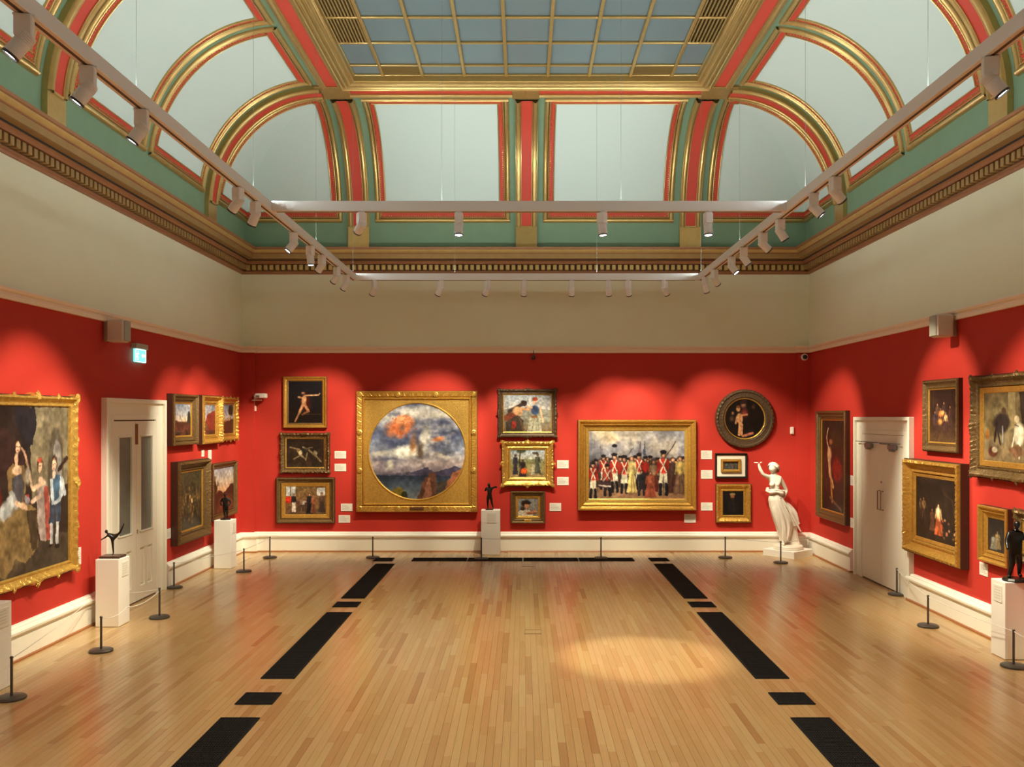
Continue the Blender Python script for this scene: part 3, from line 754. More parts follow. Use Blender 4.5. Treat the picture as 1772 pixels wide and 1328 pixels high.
def d_pair(c):
    c.grad([(0,(160,168,176)),(.35,(190,186,180)),(.7,(130,128,110)),(1,(120,96,66))]); c.mixc((c.noise(4)-.5)*2*(c.Y < .6), (112,122,140)); c.poly([(0,.4),(.5,.33),(1,.42),(1,.62),(0,.6)],(110,110,96),.6)
    c.line(.12,.45,.46,.22,.06,(60,44,36)); c.blob(.3,.46,.13,.15,(196,148,104),rot=35); c.line(.38,.38,.62,.42,.035,(190,140,98)); c.blob(.44,.24,.06,.09,(44,28,20)); c.blob(.42,.2,.06,.05,(40,24,16))
    c.blob(.15,.62,.17,.16,(110,52,34),rough=.4); c.poly([(.05,.75),(.3,.55),(.42,.7),(.4,1),(.05,1)],(64,52,42),rough=.04); c.blob(.22,.82,.06,.14,(140,44,36)); c.line(.33,.6,.42,.95,.035,(90,70,50))
    c.blob(.67,.42,.10,.15,(48,66,98)); c.line(.6,.35,.5,.32,.03,(206,160,124)); c.line(.78,.36,.84,.74,.028,(214,168,132)); c.poly([(.56,.58),(.77,.58),(.82,1),(.5,1)],(168,164,140)); c.line(.66,.62,.6,.98,.012,(110,106,88)); c.line(.72,.62,.75,.98,.012,(110,106,88)); c.blob(.65,.6,.09,.04,(120,80,46))
    c.blob(.66,.19,.045,.07,(216,168,134)); c.blob(.67,.12,.07,.06,(150,56,30)); c.finish(.14)
def d_field(c):
    c.grad([(0,(158,172,184)),(.32,(190,190,176)),(.36,(128,130,96)),(.6,(150,140,90)),(1,(176,148,98))]); c.mixc((c.noise(5)-.5)*1.2*(c.Y > .36), (96,104,66))
    c.blob(.32,.02,.16,.13,(60,70,44),rough=.6); c.line(.3,0,.26,.5,.03,(70,58,40))
    c.fig(.15,.14,.9,.11,(52,52,66),(56,52,62),skirt=True,head=(110,74,54)); c.fig(.36,.33,.98,.16,(46,36,36),(50,42,44),skirt=True,head=(110,74,54)); c.blob(.4,.78,.11,.13,(200,84,34),rough=.3); c.fig(.8,.12,.88,.13,(84,84,66),(80,84,70),skirt=True,head=(130,90,64)); c.blob(.74,.12,.11,.05,(70,60,48)); c.fig(.66,.45,.92,.08,(190,180,150),(186,176,150),skirt=True); c.line(.45,.95,.95,.9,.02,(110,100,70),.6); c.finish(.16)
def d_head(c):
    c.grad([(0,(130,130,124)),(1,(116,106,96))]); c.mixc((c.noise(3)-.45)*1.5, (84,90,96)); c.blob(.4,.30,.25,.24,(36,24,20),rough=.3); c.blob(.46,.42,.15,.19,(176,122,86)); c.blob(.5,.26,.2,.1,(30,20,18)); c.poly([(0,.75),(.3,.62),(.6,.68),(.8,1),(0,1)],(190,180,160),rough=.03); c.blob(.25,.6,.14,.12,(60,40,34)); c.line(.45,.85,.9,.75,.07,(170,110,72)); c.line(.5,.9,.92,.86,.04,(110,64,40)); c.finish(.14)
def d_parade(c):
    c.grad([(0,(140,140,148)),(.2,(154,152,158)),(.38,(128,126,134)),(.42,(84,80,82)),(.8,(120,88,64)),(1,(160,120,88))])
    c.mixc((c.noise(3)-.42)*2.2*(c.Y < .4), (196,178,146)); c.blob(.22,.12,.13,.10,(220,190,140),soft=.9,al=.8); c.mixc((c.noise(5)-.5)*2*(c.Y < .4), (110,112,124))
    for k in range(6): c.line(.06+.016*k,.14+.02*(k % 3),.06+.016*k,.42,.004,(92,84,84),.6)
    c.poly([(.51,.36),(.54,.14),(.555,.36)],(104,96,104)); c.poly([(.57,.36),(.585,.12),(.60,.36)],(70,76,92)); c.line(.79,.42,.91,.15,.007,(40,34,34)); c.line(.42,.34,.47,.25,.005,(60,50,50))
    RED, WH, BK = (176,44,34), (214,204,178), (26,24,28)
    rs = np.random.RandomState(5)
    for i in range(24):
        x = .03+.94*i/23+rs.rand()*.02; q = [(60,50,52),(120,40,34),(50,56,70),(90,60,44)][i % 4]
        c.fig(x, .36+rs.rand()*.07, .84, .06, q, (60,46,40), skirt=True, hat=BK if i % 2 else None)
    c.blob(.27,.22,.03,.03,BK)
    for x,t,bt,wd in ((.155,.36,.86,.08),(.27,.34,.90,.085),(.37,.37,.92,.085),(.525,.34,.86,.08)): c.fig(x,t,bt,wd,RED,WH,hat=BK,boots=BK,sash=WH)
    c.fig(.45,.36,.91,.075,(206,186,120),(206,182,112),skirt=True,hair=(100,60,40)); c.fig(.62,.40,.88,.08,(40,44,44),(46,34,32),skirt=True); c.fig(.59,.38,.85,.07,RED,(50,30,30),skirt=True,hat=BK); c.fig(.68,.42,.90,.08,(150,120,90),(92,40,34),skirt=True)
    c.fig(.78,.30,.95,.115,RED,WH,hat=BK,boots=BK,sash=WH); c.fig(.88,.38,.92,.075,(70,50,44),(84,52,44),skirt=True); c.fig(.955,.36,.93,.095,(206,176,100),(112,84,64),skirt=True)
    c.fig(.045,.46,1.0,.085,RED,WH,hat=BK,boots=BK,sash=WH); c.fig(.195,.50,.96,.095,(170,60,50),(40,34,40),hat=BK,boots=BK,sash=WH); c.blob(.17,.79,.07,.05,(60,40,44)); c.line(.11,.8,.23,.82,.014,(220,210,190),.7)
    c.fig(.55,.57,.96,.09,(38,40,46),(36,34,40)); c.fig(.645,.59,.98,.09,(150,78,56),(150,76,56),skirt=True); c.finish(.14)
def d_roundel(c):
    c.grad([(0,(14,10,9)),(1,(20,14,10))])
    c.blob(.47,.16,.09,.10,(150,102,70),soft=.7); c.blob(.47,.08,.11,.07,(40,20,14)); c.blob(.5,.36,.13,.16,(120,50,44),soft=.8); c.blob(.34,.26,.06,.075,(196,142,98)); c.blob(.34,.20,.06,.04,(96,50,26)); c.blob(.38,.5,.09,.16,(206,150,102),rot=-6); c.line(.32,.44,.28,.62,.03,(196,140,94)); c.line(.38,.64,.36,.90,.038,(204,150,102)); c.line(.44,.64,.42,.9,.034,(190,132,88)); c.line(.44,.42,.56,.4,.026,(190,130,86)); c.blob(.20,.36,.05,.06,(150,100,66),soft=.7); c.blob(.19,.5,.08,.1,(90,66,48),soft=.8); c.blob(.72,.2,.06,.08,(70,44,34),soft=.8); c.line(.46,.93,.7,.86,.04,(180,110,84)); c.finish(.1)
def d_sketch(c):
    c.grad([(0,(60,62,60)),(1,(52,50,44))]); c.mixc((c.noise(7)-.45)*2, (100,104,100))
    for k in range(5): c.line(.1+.17*k,.95,.3+.16*k,.1,.05,(84+8*k,88,86),.6)
    c.blob(.62,.5,.06,.14,(130,60,50)); c.finish(.3)
def d_beard(c):
    c.grad([(0,(14,13,14)),(1,(9,9,11))]); c.blob(.48,.14,.16,.08,(130,104,66)); c.blob(.47,.24,.11,.10,(140,92,58)); c.blob(.47,.35,.12,.08,(34,22,16)); c.blob(.5,.66,.34,.3,(20,19,21)); c.line(.5,.45,.56,.85,.012,(60,54,48),.6); c.finish(.12)
def d_tall(c):
    c.grad([(0,(36,28,22)),(.5,(46,26,20)),(1,(24,18,16))]); c.mixc((c.noise(5)-.45)*1.3, (60,52,34)); c.blob(.68,.55,.24,.16,(120,26,18),rough=.5); c.blob(.6,.2,.28,.1,(50,44,24),rough=.6)
    S=(206,160,116); c.line(.28,.09,.2,.2,.014,S); c.line(.2,.2,.3,.33,.02,S); c.blob(.33,.38,.13,.09,S,rot=12,soft=.4); c.blob(.4,.24,.1,.04,(140,90,60)); c.line(.32,.42,.36,.6,.05,S); c.line(.36,.6,.5,.74,.034,(190,140,98)); c.line(.4,.68,.46,.9,.03,(150,100,40)); c.line(.36,.86,.85,.97,.02,(110,80,54)); c.finish(.14)
def d_barn(c, k=0):
    c.grad([(0,(32,22,20)),(.6,(40,26,20)),(1,(84,60,38))]); c.mixc((c.noise(5)-.45), (60,40,28))
    for x,t,b_,cc in ((.3,.25,.7,(90,64,50)),(.55,.22,.7,(60,46,44)),(.42,.34,.72,(190,110,60)),(.62,.42,.8,(200,160,110)),(.78,.3,.75,(70,44,40)),(.2,.4,.8,(50,40,50))): c.fig(x,t,b_,.14,cc,(60,40,34),skirt=True)
    c.blob(.5,.45,.1,.07,(236,170,96),soft=.8); c.blob(.4,.62,.12,.08,(206,140,72),soft=.7); c.finish(.16)
def d_nativity(c):
    c.grad([(0,(20,16,15)),(.5,(30,22,18)),(1,(38,26,18))]); c.mixc((c.noise(6)-.5)*1.5, (54,36,24))
    c.line(.9,.3,.97,.55,.02,(90,70,44),.6); c.line(.7,.22,.95,.32,.02,(70,54,36),.5)
    c.fig(.58,.38,.9,.14,(230,190,130),(170,80,40),skirt=True); c.blob(.57,.52,.05,.12,(252,226,170),soft=.7); c.fig(.2,.32,.7,.1,(150,110,70),(90,60,40)); c.fig(.12,.35,.7,.08,(90,70,50),(60,40,30)); c.fig(.42,.48,.85,.1,(110,70,44),(90,56,36),skirt=True)
    rs = np.random.RandomState(3)
    for k in range(16): c.blob(.55+rs.rand()*.42,.58+rs.rand()*.36,.035,.03,[(190,110,80),(150,70,50),(120,90,60),(200,150,110)][k % 4],soft=.7)
    c.finish(.2)
def d_dogs(c):
    c.grad([(0,(96,84,58)),(.45,(120,106,72)),(.6,(132,118,86)),(1,(124,104,74))]); c.mixc((c.noise(4)-.45)*1.1, (70,60,42)); c.poly([(.44,0),(.56,0),(.56,.5),(.44,.55)],(166,148,104),.6); c.poly([(.62,0),(1,0),(1,.5),(.66,.45)],(40,34,30),.85)
    c.blob(.18,.5,.13,.2,(88,76,46)); c.blob(.32,.45,.16,.18,(40,36,34),rough=.3); c.line(.24,.45,.2,.7,.04,(22,20,22)); c.line(.34,.5,.34,.72,.025,(170,170,170)); c.blob(.36,.27,.045,.055,(60,44,36)); c.line(.24,.5,.3,.75,.03,(30,28,32)); c.blob(.5,.27,.01,.01,(90,80,60))
    c.blob(.62,.60,.10,.19,(222,214,186),rot=12); c.blob(.58,.39,.05,.06,(218,196,160)); c.line(.56,.55,.5,.8,.025,(220,210,184)); c.line(.64,.7,.62,.93,.028,(214,204,176)); c.line(.7,.66,.82,.76,.014,(210,200,170)); c.line(.55,.47,.61,.49,.008,(40,30,26))
    c.blob(.17,.87,.1,.09,(86,44,30)); c.blob(.2,.84,.06,.05,(214,200,170)); c.poly([(.44,.82),(.6,.74),(.72,.86),(.56,.95)],(110,80,56)); c.blob(.07,.62,.05,.09,(150,100,46)); c.a = c.a[:, np.clip((c.X[0]*1.33*c.w).astype(int), 0, c.w-1)]; c.finish(.16)
def d_ladies(c):
    c.grad([(0,(28,28,30)),(1,(50,46,38))]); c.mixc((c.noise(4)-.45), (52,44,36)); c.fig(.58,.36,.92,.3,(150,128,86),(138,118,82),skirt=True); c.fig(.34,.5,.96,.3,(150,150,140),(130,124,108),skirt=True); c.finish(.16)
def d_greysea(c):
    c.grad([(0,(150,156,162)),(.5,(120,128,136)),(.55,(70,76,84)),(1,(60,58,54))]); c.mixc((c.noise(4)-.5)*2, (176,178,176)); c.blob(.5,.65,.2,.1,(44,40,40),rough=.5); c.finish(.14)
def d_portrait(c):
    c.grad([(0,(34,26,26)),(.6,(44,34,30)),(.8,(54,44,36)),(1,(48,40,32))])
    c.poly([(.45,0),(1,0),(1,.62),(.72,.6),(.5,.56)],(118,108,86),rough=.02); c.poly([(.55,.05),(.66,.03),(.62,.4),(.5,.3)],(134,124,98),.6)
    c.blob(.82,.33,.11,.21,(80,74,62),soft=.15); c.poly([(.71,.33),(.93,.33),(.93,.6),(.71,.6)],(80,74,62)); c.blob(.84,.33,.065,.13,(128,124,120),soft=.2); c.poly([(.775,.33),(.905,.33),(.905,.58),(.775,.58)],(124,120,116))
    c.poly([(.28,0),(.54,0),(.56,.12),(.5,.24),(.42,.28),(.3,.12)],(22,24,32),rough=.03); c.poly([(0,.1),(.2,.14),(.42,.3),(.36,.45),(0,.42)],(46,28,28),rough=.03); c.poly([(0,.38),(.1,.42),(.16,.62),(0,.7)],(80,26,20),rough=.02); c.poly([(.0,.88),(1,.78),(1,1),(0,1)],(62,52,42),rough=.02); c.poly([(.9,.52),(1,.5),(1,.82),(.85,.8)],(40,30,28),rough=.02)
    # seated woman
    c.poly([(.16,.60),(.34,.56),(.55,.62),(.58,.86),(.42,.94),(.3,.90),(.16,1.0),(.0,.93),(.02,.72)],(122,100,64),rough=.02); c.mixc(np.clip((c.noise(9)-.5)*3,0,1)*c.reg(.3,.78,.26,.18)*.6, (142,120,80)); c.poly([(.42,.62),(.56,.64),(.57,.86),(.5,.88)],(52,42,32),.8,rough=.02)
    c.poly([(.19,.38),(.25,.34),(.4,.36),(.42,.5),(.38,.6),(.24,.6),(.2,.5)],(116,92,58),rough=.01); c.poly([(.24,.42),(.36,.40),(.40,.48),(.36,.60),(.26,.60)],(66,66,72),rough=.01)
    c.line(.305,.27,.30,.36,.022,(206,166,134)); c.blob(.31,.38,.07,.035,(216,180,148)); c.blob(.30,.235,.05,.055,(46,28,22)); c.blob(.322,.245,.036,.045,(222,180,150)); c.line(.40,.27,.47,.42,.014,(176,140,114)); c.line(.40,.27,.37,.25,.012,(190,150,124)); c.line(.306,.238,.313,.239,.004,(70,40,30)); c.line(.332,.238,.339,.239,.004,(70,40,30)); c.line(.318,.266,.33,.266,.004,(150,60,50)); c.blob(.285,.25,.02,.05,(46,28,22),soft=.5); c.blob(.35,.25,.012,.04,(150,110,90),soft=.8); c.blob(.44,.42,.06,.07,(150,140,124),rough=.5,soft=.6)
    c.line(.24,.52,.30,.58,.035,(150,150,150)); c.blob(.18,.60,.1,.06,(176,180,182),rot=-30,rough=.6); c.blob(.22,.55,.05,.04,(190,194,194),rough=.6); c.line(.3,.57,.42,.61,.02,(220,180,150)); c.blob(.44,.56,.05,.04,(150,140,150),rough=.7); c.blob(.45,.54,.02,.015,(180,60,50))
    # girl
    c.poly([(.56,.50),(.68,.46),(.74,.58),(.76,.84),(.6,.83),(.56,.66)],(156,140,134),rough=.02); c.poly([(.66,.5),(.72,.5),(.76,.84),(.68,.84)],(150,60,50),.85,rough=.02); c.line(.66,.47,.52,.50,.022,(214,180,150)); c.line(.5,.5,.47,.42,.014,(214,180,150)); c.line(.6,.55,.5,.58,.02,(216,184,160)); c.blob(.62,.46,.05,.03,(216,182,156)); c.blob(.60,.36,.045,.05,(60,34,26)); c.blob(.605,.375,.032,.040,(222,182,152)); c.line(.59,.37,.595,.37,.004,(60,36,28)); c.line(.612,.37,.617,.37,.004,(60,36,28)); c.blob(.6,.33,.03,.015,(180,80,60))
    # boy
    c.line(.76,.86,.755,.70,.022,(176,176,180)); c.line(.84,.86,.85,.70,.022,(176,176,180)); c.poly([(.75,.60),(.90,.60),(.89,.74),(.82,.73),(.81,.64),(.79,.74),(.72,.73)],(50,62,80)); c.poly([(.74,.45),(.88,.44),(.94,.56),(.88,.61),(.76,.62)],(176,186,196),rough=.01); c.poly([(.78,.44),(.88,.44),(.87,.58),(.80,.60)],(66,96,122)); c.line(.9,.47,.95,.56,.024,(190,198,204)); c.blob(.80,.35,.05,.05,(56,36,28)); c.blob(.80,.365,.034,.042,(222,182,152)); c.line(.785,.36,.79,.36,.004,(60,36,28)); c.line(.808,.36,.813,.36,.004,(60,36,28)); c.line(.793,.39,.805,.39,.0035,(150,70,60)); c.line(.86,.41,.98,.33,.016,(44,26,26)); c.line(.80,.42,.8,.44,.02,(220,190,170)); c.blob(.745,.875,.035,.012,(20,16,16)); c.blob(.84,.89,.04,.018,(20,16,16))
    c.finish(.10)
def d_sky_land(c, k=0):
    c.grad([(0,(112,122,146)),(.35,(160,158,158)),(.56,(206,176,140)),(.58,(70,40,30)),(.8,(84,44,34)),(1,(38,26,22))] if k == 0 else [(0,(96,106,130)),(.45,(170,160,156)),(.6,(130,80,60)),(1,(52,28,22))])
    c.mixc((c.noise(2, 5, oct=3)-.5)*2.2*(c.Y < .55), (196,186,180)); c.mixc((c.noise(5)-.5)*2*(c.Y > .6), (120,60,44))
    if k == 0: c.poly([(.8,.6),(.84,.3),(.93,.22),(1,.3),(1,.62)],(38,44,36),rough=.05); c.line(0,.9,.6,.87,.02,(90,74,64),.7); c.poly([(0,.56),(.2,.53),(.4,.57),(1,.57),(1,.6),(0,.6)],(90,60,50))
    if k == 1: c.poly([(.2,.7),(.36,.34),(.8,.22),(1,.2),(1,.86),(.3,.86)],(120,44,34),rough=.05); c.poly([(0,.65),(.3,.6),(.5,.8),(0,.95)],(90,60,44),rough=.04)
    if k == 2: c.blob(.75,.2,.25,.22,(36,40,26),rough=.7); c.poly([(.1,.65),(.5,.56),(1,.5),(1,1),(0,1)],(70,40,26),rough=.05); c.line(.8,.2,.75,.7,.03,(40,26,20)); c.blob(.6,.5,.18,.08,(180,140,90),al=.6)
    if k == 3: c.grad([(0,(150,156,172)),(.3,(196,180,160)),(.5,(206,160,120)),(1,(60,32,22))]); c.blob(0,.45,.28,.3,(60,40,20),rough=.7); c.poly([(0,.62),(.3,.5),(.5,.56),(.6,.55),(.85,.42),(1,.4),(1,1),(0,1)],(70,38,26),rough=.05); c.poly([(.3,.7),(.6,.62),(1,.8),(1,1),(.2,1)],(100,52,34),rough=.04)
    c.finish(.12)
def d_crowded(c):
    c.grad([(0,(62,58,40)),(.5,(74,60,38)),(1,(54,44,30))]); c.mixc((c.noise(9)-.42)*2, (44,38,26)); c.mixc((c.noise(14)-.5)*2*c.reg(.55,.6,.4,.35), (140,104,60))
    rs = np.random.RandomState(9)
    for k in range(40): c.blob(.2+.65*rs.rand(),.42+.4*rs.rand(),.03,.03,[(150,112,66),(120,60,38),(90,84,60),(170,140,90)][k % 4],soft=.8,al=.8)
    c.blob(.58,.52,.04,.05,(214,184,120)); c.blob(.5,.45,.04,.05,(170,130,80)); c.finish(.25)

# ---- hung pictures: (wall, extents in metres along the wall, heights)
sB = YB/F          # back wall metres per unit
def bx(a, c): k = (YB-.05)/F; return ((a-VX)*k, (c-VX)*k)
def bz(t, b_): k = (YB-.05)/F; return (H-(b_-VY)*k, H-(t-VY)*k)
painting('tall dark oil of a striding nude with outstretched arm, thin gold frame', 'B', *bx(490,565), *bz(652,741), .085, .06, 'f_gold', d_nude, liner=.02, lm='f_dark', seed=1)
painting('dusky oil of tangled pale figures in a dark ornate wavy-edged frame', 'B', *bx(485,570), *bz(750,819), .10, .07, 'f_dark', d_swirl, prof_scoop, .014, .018, shell=.08, quarters=True, seed=2, liner=.02)
painting('small interior scene with figures, wide gold mount and bronze gilt frame', 'B', *bx(478,579), *bz(827,906), .105, .08, 'f_dark', d_interior, prof_scoop, .004, liner=.075, lm='f_gold', seed=3)
# the big square gilt frame with a circular opening
(xa, xb), (za, zb) = bx(617,826), bz(677,886)
loc, w_, h_ = place('B', xa, xb, za, zb)
t = thing('framed_painting', 'large round canvas of sky and sea in a square gilt frame with rosettes', 'painting', loc)
bw = .175
frame_mesh(w_, h_, [(0,0,0),(0,.08,0),(.012,.095,.3),(.03,.09,1),(.10,.09,1),(.115,.08,.5),(.125,.065,0),(.135,.085,.3),(.155,.085,.3),(.165,.06,0),(bw,.045,0)], .007, 0, pitch=.045).build('frame', M['f_gold'], t, smooth=.5)
frame_mesh(w_+.008, h_+.008, [(0,.001,0),(0,.07,0),(.006,.07,0)]).build('frame_side', M['f_side'], t)
R_ = 83*(YB-.05)/F; hw = w_/2-bw; n = 96; rows = [[], [], [], []]
for k in range(n):
    a = 2*PI*k/n; ca, sa = math.cos(a), math.sin(a); q = hw/max(abs(ca), abs(sa))
    rows[0].append((q*ca, -.045, q*sa)); rows[1].append((1.035*R_*ca, -.045, 1.035*R_*sa)); rows[2].append((1.015*R_*ca, -.062, 1.015*R_*sa)); rows[3].append((R_*.99*ca, -.03, R_*.99*sa))
b = MB(); b.grid(rows, 0, True); b.build('spandrel_panel', M['f_bright'], t, smooth=.4)
cv = Cv(2*R_, 2*R_, .006, 4); d_sky_lake(cv); canvas_mesh('canvas', cv, 2*R_, 2*R_, t, -.035, disc=True)
ros = MB(); ros.lathe([(.052,.0),(.052,.018),(.038,.026),(.032,.014),(.02,.014),(.014,.03),(.001,.034)], 14, axis='y'); ro = ros.build('rosette', M['f_bright'], smooth=.5); rme = ro.data; bpy.data.objects.remove(ro)
for i in range(4):
    for j in range(4):
        if i in (0, 3) or j in (0, 3):
            if (i, j) in ((1, 0),): pass
            inst('rosette', rme, t, (-w_/2+.07+(w_-.14)*i/3, -.088, -h_/2+.07+(h_-.14)*j/3))
p = MB(); p.bbox(-.14, .14, -.115, -.09, -h_/2+.035, -h_/2+.105, .012); p.build('name_plate', M['plaque'], t)

painting('oil of a dark-haired man leaning to a woman in blue, brown carved frame', 'B', *bx(862,963), *bz(674,757), .095, .07, 'f_brown', d_pair, prof_scoop, .012, .02, liner=.02, seed=5, shell=.09)
painting('field workers picture in a bright gilt frame, between the couple and boy\'s head', 'B', *bx(868,958), *bz(764,842), .15, .08, 'f_bright', d_field, prof_scoop, .014, .012, liner=.03, lm='f_bright', seed=6, shell=.11)
painting('small oil of a boy\'s head in a dark wood frame with gold slip', 'B', *bx(884,943), *bz(851,906), .10, .07, 'f_dark', d_head, prof_gallery, .003, liner=.045, seed=7, plate=True)
painting('wide oil of a crowd in red coats in a deep gold moulded frame', 'B', *bx(1000,1204), *bz(727,883), .165, .12, 'f_gold', d_parade, prof_gallery, .004, liner=.06, lm='f_bright', seed=8, res=.0055)
# dark roundel
k_ = (YB-.05)/F; cx, czz = (1289-VX)*k_, H-(725-VY)*k_
t = thing('framed_painting', 'round dark oil of a standing child in a carved black-brown circular frame', 'painting', (cx, YB, czz))
r0 = 51*k_; b = MB(); rows = []
for ins, pr, wt in ((0,0,0),(0,.05,.3),(.015,.075,1),(.05,.08,1),(.065,.06,.3),(.11,.055,.8),(.15,.06,.6),(.165,.045,0),(.172,.055,0),(.19,.03,0)):
    rows.append([((r0-ins)*math.cos(2*PI*k/220), -(pr+.007*wt*math.sin(2*PI*k*44/220+ins*60)), (r0-ins)*math.sin(2*PI*k/220)) for k in range(220)])
b.grid(rows, 0, True); b.build('frame', M['f_brown'], t, smooth=.5)
b = MB(); b.lathe([(r0-.178,.03),(r0-.178,.052),(r0-.195,.045),(r0-.2,.03)], 80, axis='y'); b.build('gilt_slip', M['f_gold'], t, smooth=.5)
cv = Cv(2*(r0-.19), 2*(r0-.19), .0085, 9); d_roundel(cv); canvas_mesh('canvas', cv, 2*(r0-.19), 2*(r0-.19), t, -.03, disc=True)
painting('tiny landscape sketch in a cream mount and thin black box frame', 'B', *bx(1238,1293), *bz(785,828), .035, .06, 'f_black', d_sketch, seed=10, mount=.085)
painting('small dark portrait of a bearded man in a broad gilt frame', 'B', *bx(1239,1300), *bz(838,905), .15, .07, 'f_gold', d_beard, prof_scoop, .008, seed=11)
# left wall (extents along y)
painting('very large portrait of a seated woman and two children, ornate gilt frame', 'L', 9.33, 11.20, .80, 2.95, .13, .10, 'f_bright', d_portrait, prof_scoop, .010, .03, seed=12, shell=.16, quarters=True, res=.005, pitch=.11)
painting('sunset landscape in a deep dark-sided gold frame, nearest the left door', 'L', 14.20, 15.28, 2.24, 3.07, .13, .13, 'f_dark', lambda c: d_sky_land(c, 0), prof_gallery, .003, liner=.03, seed=13)
painting('narrow-looking red-roofed view in a ribbed gold frame, middle of upper three', 'L', 15.52, 16.50, 2.22, 3.08, .14, .13, 'f_gold', lambda c: d_sky_land(c, 1), prof_scoop, .014, liner=.03, seed=14, pitch=.05)
painting('small landscape with trees in a scalloped gilt frame, nearest the left corner', 'L', 16.62, 17.53, 2.25, 3.07, .12, .09, 'f_gold', lambda c: d_sky_land(c, 2), prof_scoop, .012, .012, liner=.02, seed=15, shell=.10, quarters=True)
painting('brown crowded picture in a very deep olive-gold frame below the sunset landscape', 'L', 14.36, 15.81, .63, 1.97, .17, .16, 'f_dark', d_crowded, prof_scoop, .012, liner=.03, seed=16, pitch=.05)
painting('valley landscape under pale sky in a thin brown frame behind the bronze', 'L', 16.14, 17.50, .82, 1.85, .09, .08, 'f_dark', lambda c: d_sky_land(c, 3), prof_plain, seed=17)
# right wall
painting('tall narrow oil of a reaching nude in a heavy brown-gold frame', 'R', 15.75, 17.30, .79, 2.81, .16, .10, 'f_dark', d_tall, prof_gallery, .003, liner=.02, seed=18)
painting('upright dark genre scene lit by a warm glow, above the larger deep frame', 'R', 11.71, 12.74, 2.22, 3.21, .12, .08, 'f_dark', d_barn, prof_scoop, .006, liner=.02, seed=19)
painting('candlelit gathering in a deep leafy gilt box frame beside the plain door', 'R', 11.54, 13.24, .735, 2.09, .20, .16, 'f_gold', d_nativity, prof_scoop, .013, liner=.05, lm='f_gold', seed=20, pitch=.06)
painting('large oil of a white terrier and seated man in a leafy gilt frame', 'R', 9.20, 11.33, 1.95, 3.21, .15, .11, 'f_dark', d_dogs, prof_scoop, .016, .014, shell=.10, quarters=True, liner=.07, lm='f_gold', seed=21, pitch=.06)
painting('small upright painting of two women in a plain gold frame', 'R', 10.50, 11.17, .92, 1.61, .12, .09, 'f_gold', d_ladies, prof_gallery, liner=.03, seed=22)
painting('grey seascape in a carved dark gilt frame behind the dark bronze', 'R', 9.40, 10.36, 1.03, 1.63, .12, .08, 'f_dark', d_greysea, prof_scoop, .016, .014, shell=.11, liner=.02, seed=23)

# ---------------------------------------------------------------- wall labels
def card(label, wl, c, z, w_=.235, h_=.16):
    loc = {'B': (c, YB, z), 'L': (XL, c, z), 'R': (XR, c, z)}[wl]
    t = thing('wall_label', label, 'label', loc, WROT[wl])
    b = MB(); b.bbox(-w_/2, w_/2, -.008, 0, -h_/2, h_/2, .0015); b.build('card', M['card'], t)
    g = MB(); rs = random.Random(c*10+z)
    for i in range(6):
        zz = h_/2-.03-i*(h_-.05)/6; L_ = w_*(.45 if i < 2 else .55+.25*rs.random())
        g.box(-w_/2+.025, -w_/2+.025+L_, -.0092, -.0078, zz-.0025, zz+.0025)
    g.build('printed_lines', M['ink'], t)
def cB(label, x0, x1, y0, y1): card(label, 'B', ((x0+x1)/2-VX)*sB, H-((y0+y1)/2-VY)*sB, (x1-x0)*sB, (y1-y0)*sB)
cB('white label, upper of two beside the dark wavy-edged frame', 579,599,781,794)
cB('white label, lower of two beside the dark wavy-edged frame', 579,599,803,816)
cB('white label tucked at lower left of the big square gilt frame', 590,610,872,885)
cB('lowest white label to the right of the interior scene', 586,606,892,905)
cB('white label, upper of two right of the gilt field workers picture', 964,984,797,811)
cB('white label, lower of two right of the gilt field workers picture', 964,984,826,840)
cB('white label beside the small boy\'s head', 951,971,871,885)
cB('white label, top of three between crowd painting and black box frame', 1213,1232,780,795)
cB('white label, middle of three right of the crowd painting', 1213,1233,814,829)
cB('white label beside the bearded man portrait', 1213,1233,870,884)
cB('white label hanging just below the crowd painting\'s right corner', 1184,1204,890,905)
card('white label left of the valley landscape, higher one', 'L', 16.15, 2.02, .16, .17)
card('small white label just left of the higher one, above the deep frame', 'L', 15.80, 2.06, .12, .12)
card('white label beside the left door surround', 'L', 14.24, .84, .22, .16)
card('white label at the lower right of the very large portrait', 'L', 11.38, .93, .12, .22)
card('white label, upper of two between tall nude and plain door', 'R', 15.63, 1.59, .16, .17)
card('white label, lower of two between tall nude and plain door', 'R', 15.63, .85, .16, .17)
card('white label, upper of two left of the two women painting', 'R', 11.26, 1.04, .12, .17)
card('white label, lower of two below the two women painting', 'R', 11.17, .80, .20, .16)
card('white label low beside the right plinth', 'R', 10.66, .63, .16, .14)

# ---------------------------------------------------------------- wall fittings
t = thing('speaker', 'beige wall speaker near the green exit sign', 'speaker', (XL, 12.1, 3.86), PI/2)
b = MB(); b.bbox(-.11, .11, -.30, -.07, -.15, .15, .02); b.build('cabinet', M['speaker'], t)
b = MB(); b.bbox(-.095, .095, -.312, -.298, -.135, .135, .006); b.build('cloth_grille', M['speaker_grey'], t)
b = MB(); b.bbox(-.03, .03, -.075, 0, -.14, .14, .005); b.build('bracket', M['grey_plastic'], t)
t = thing('speaker', 'beige wall speaker above the upright genre scene', 'speaker', (XR, 11.9, 3.91), -PI/2)
b = MB(); b.bbox(-.11, .11, -.30, -.07, -.15, .15, .02); b.build('cabinet', M['speaker'], t)
b = MB(); b.bbox(-.095, .095, -.312, -.298, -.135, .135, .006); b.build('cloth_grille', M['speaker_grey'], t)
b = MB(); b.bbox(-.03, .03, -.075, 0, -.14, .14, .005); b.build('bracket', M['grey_plastic'], t)
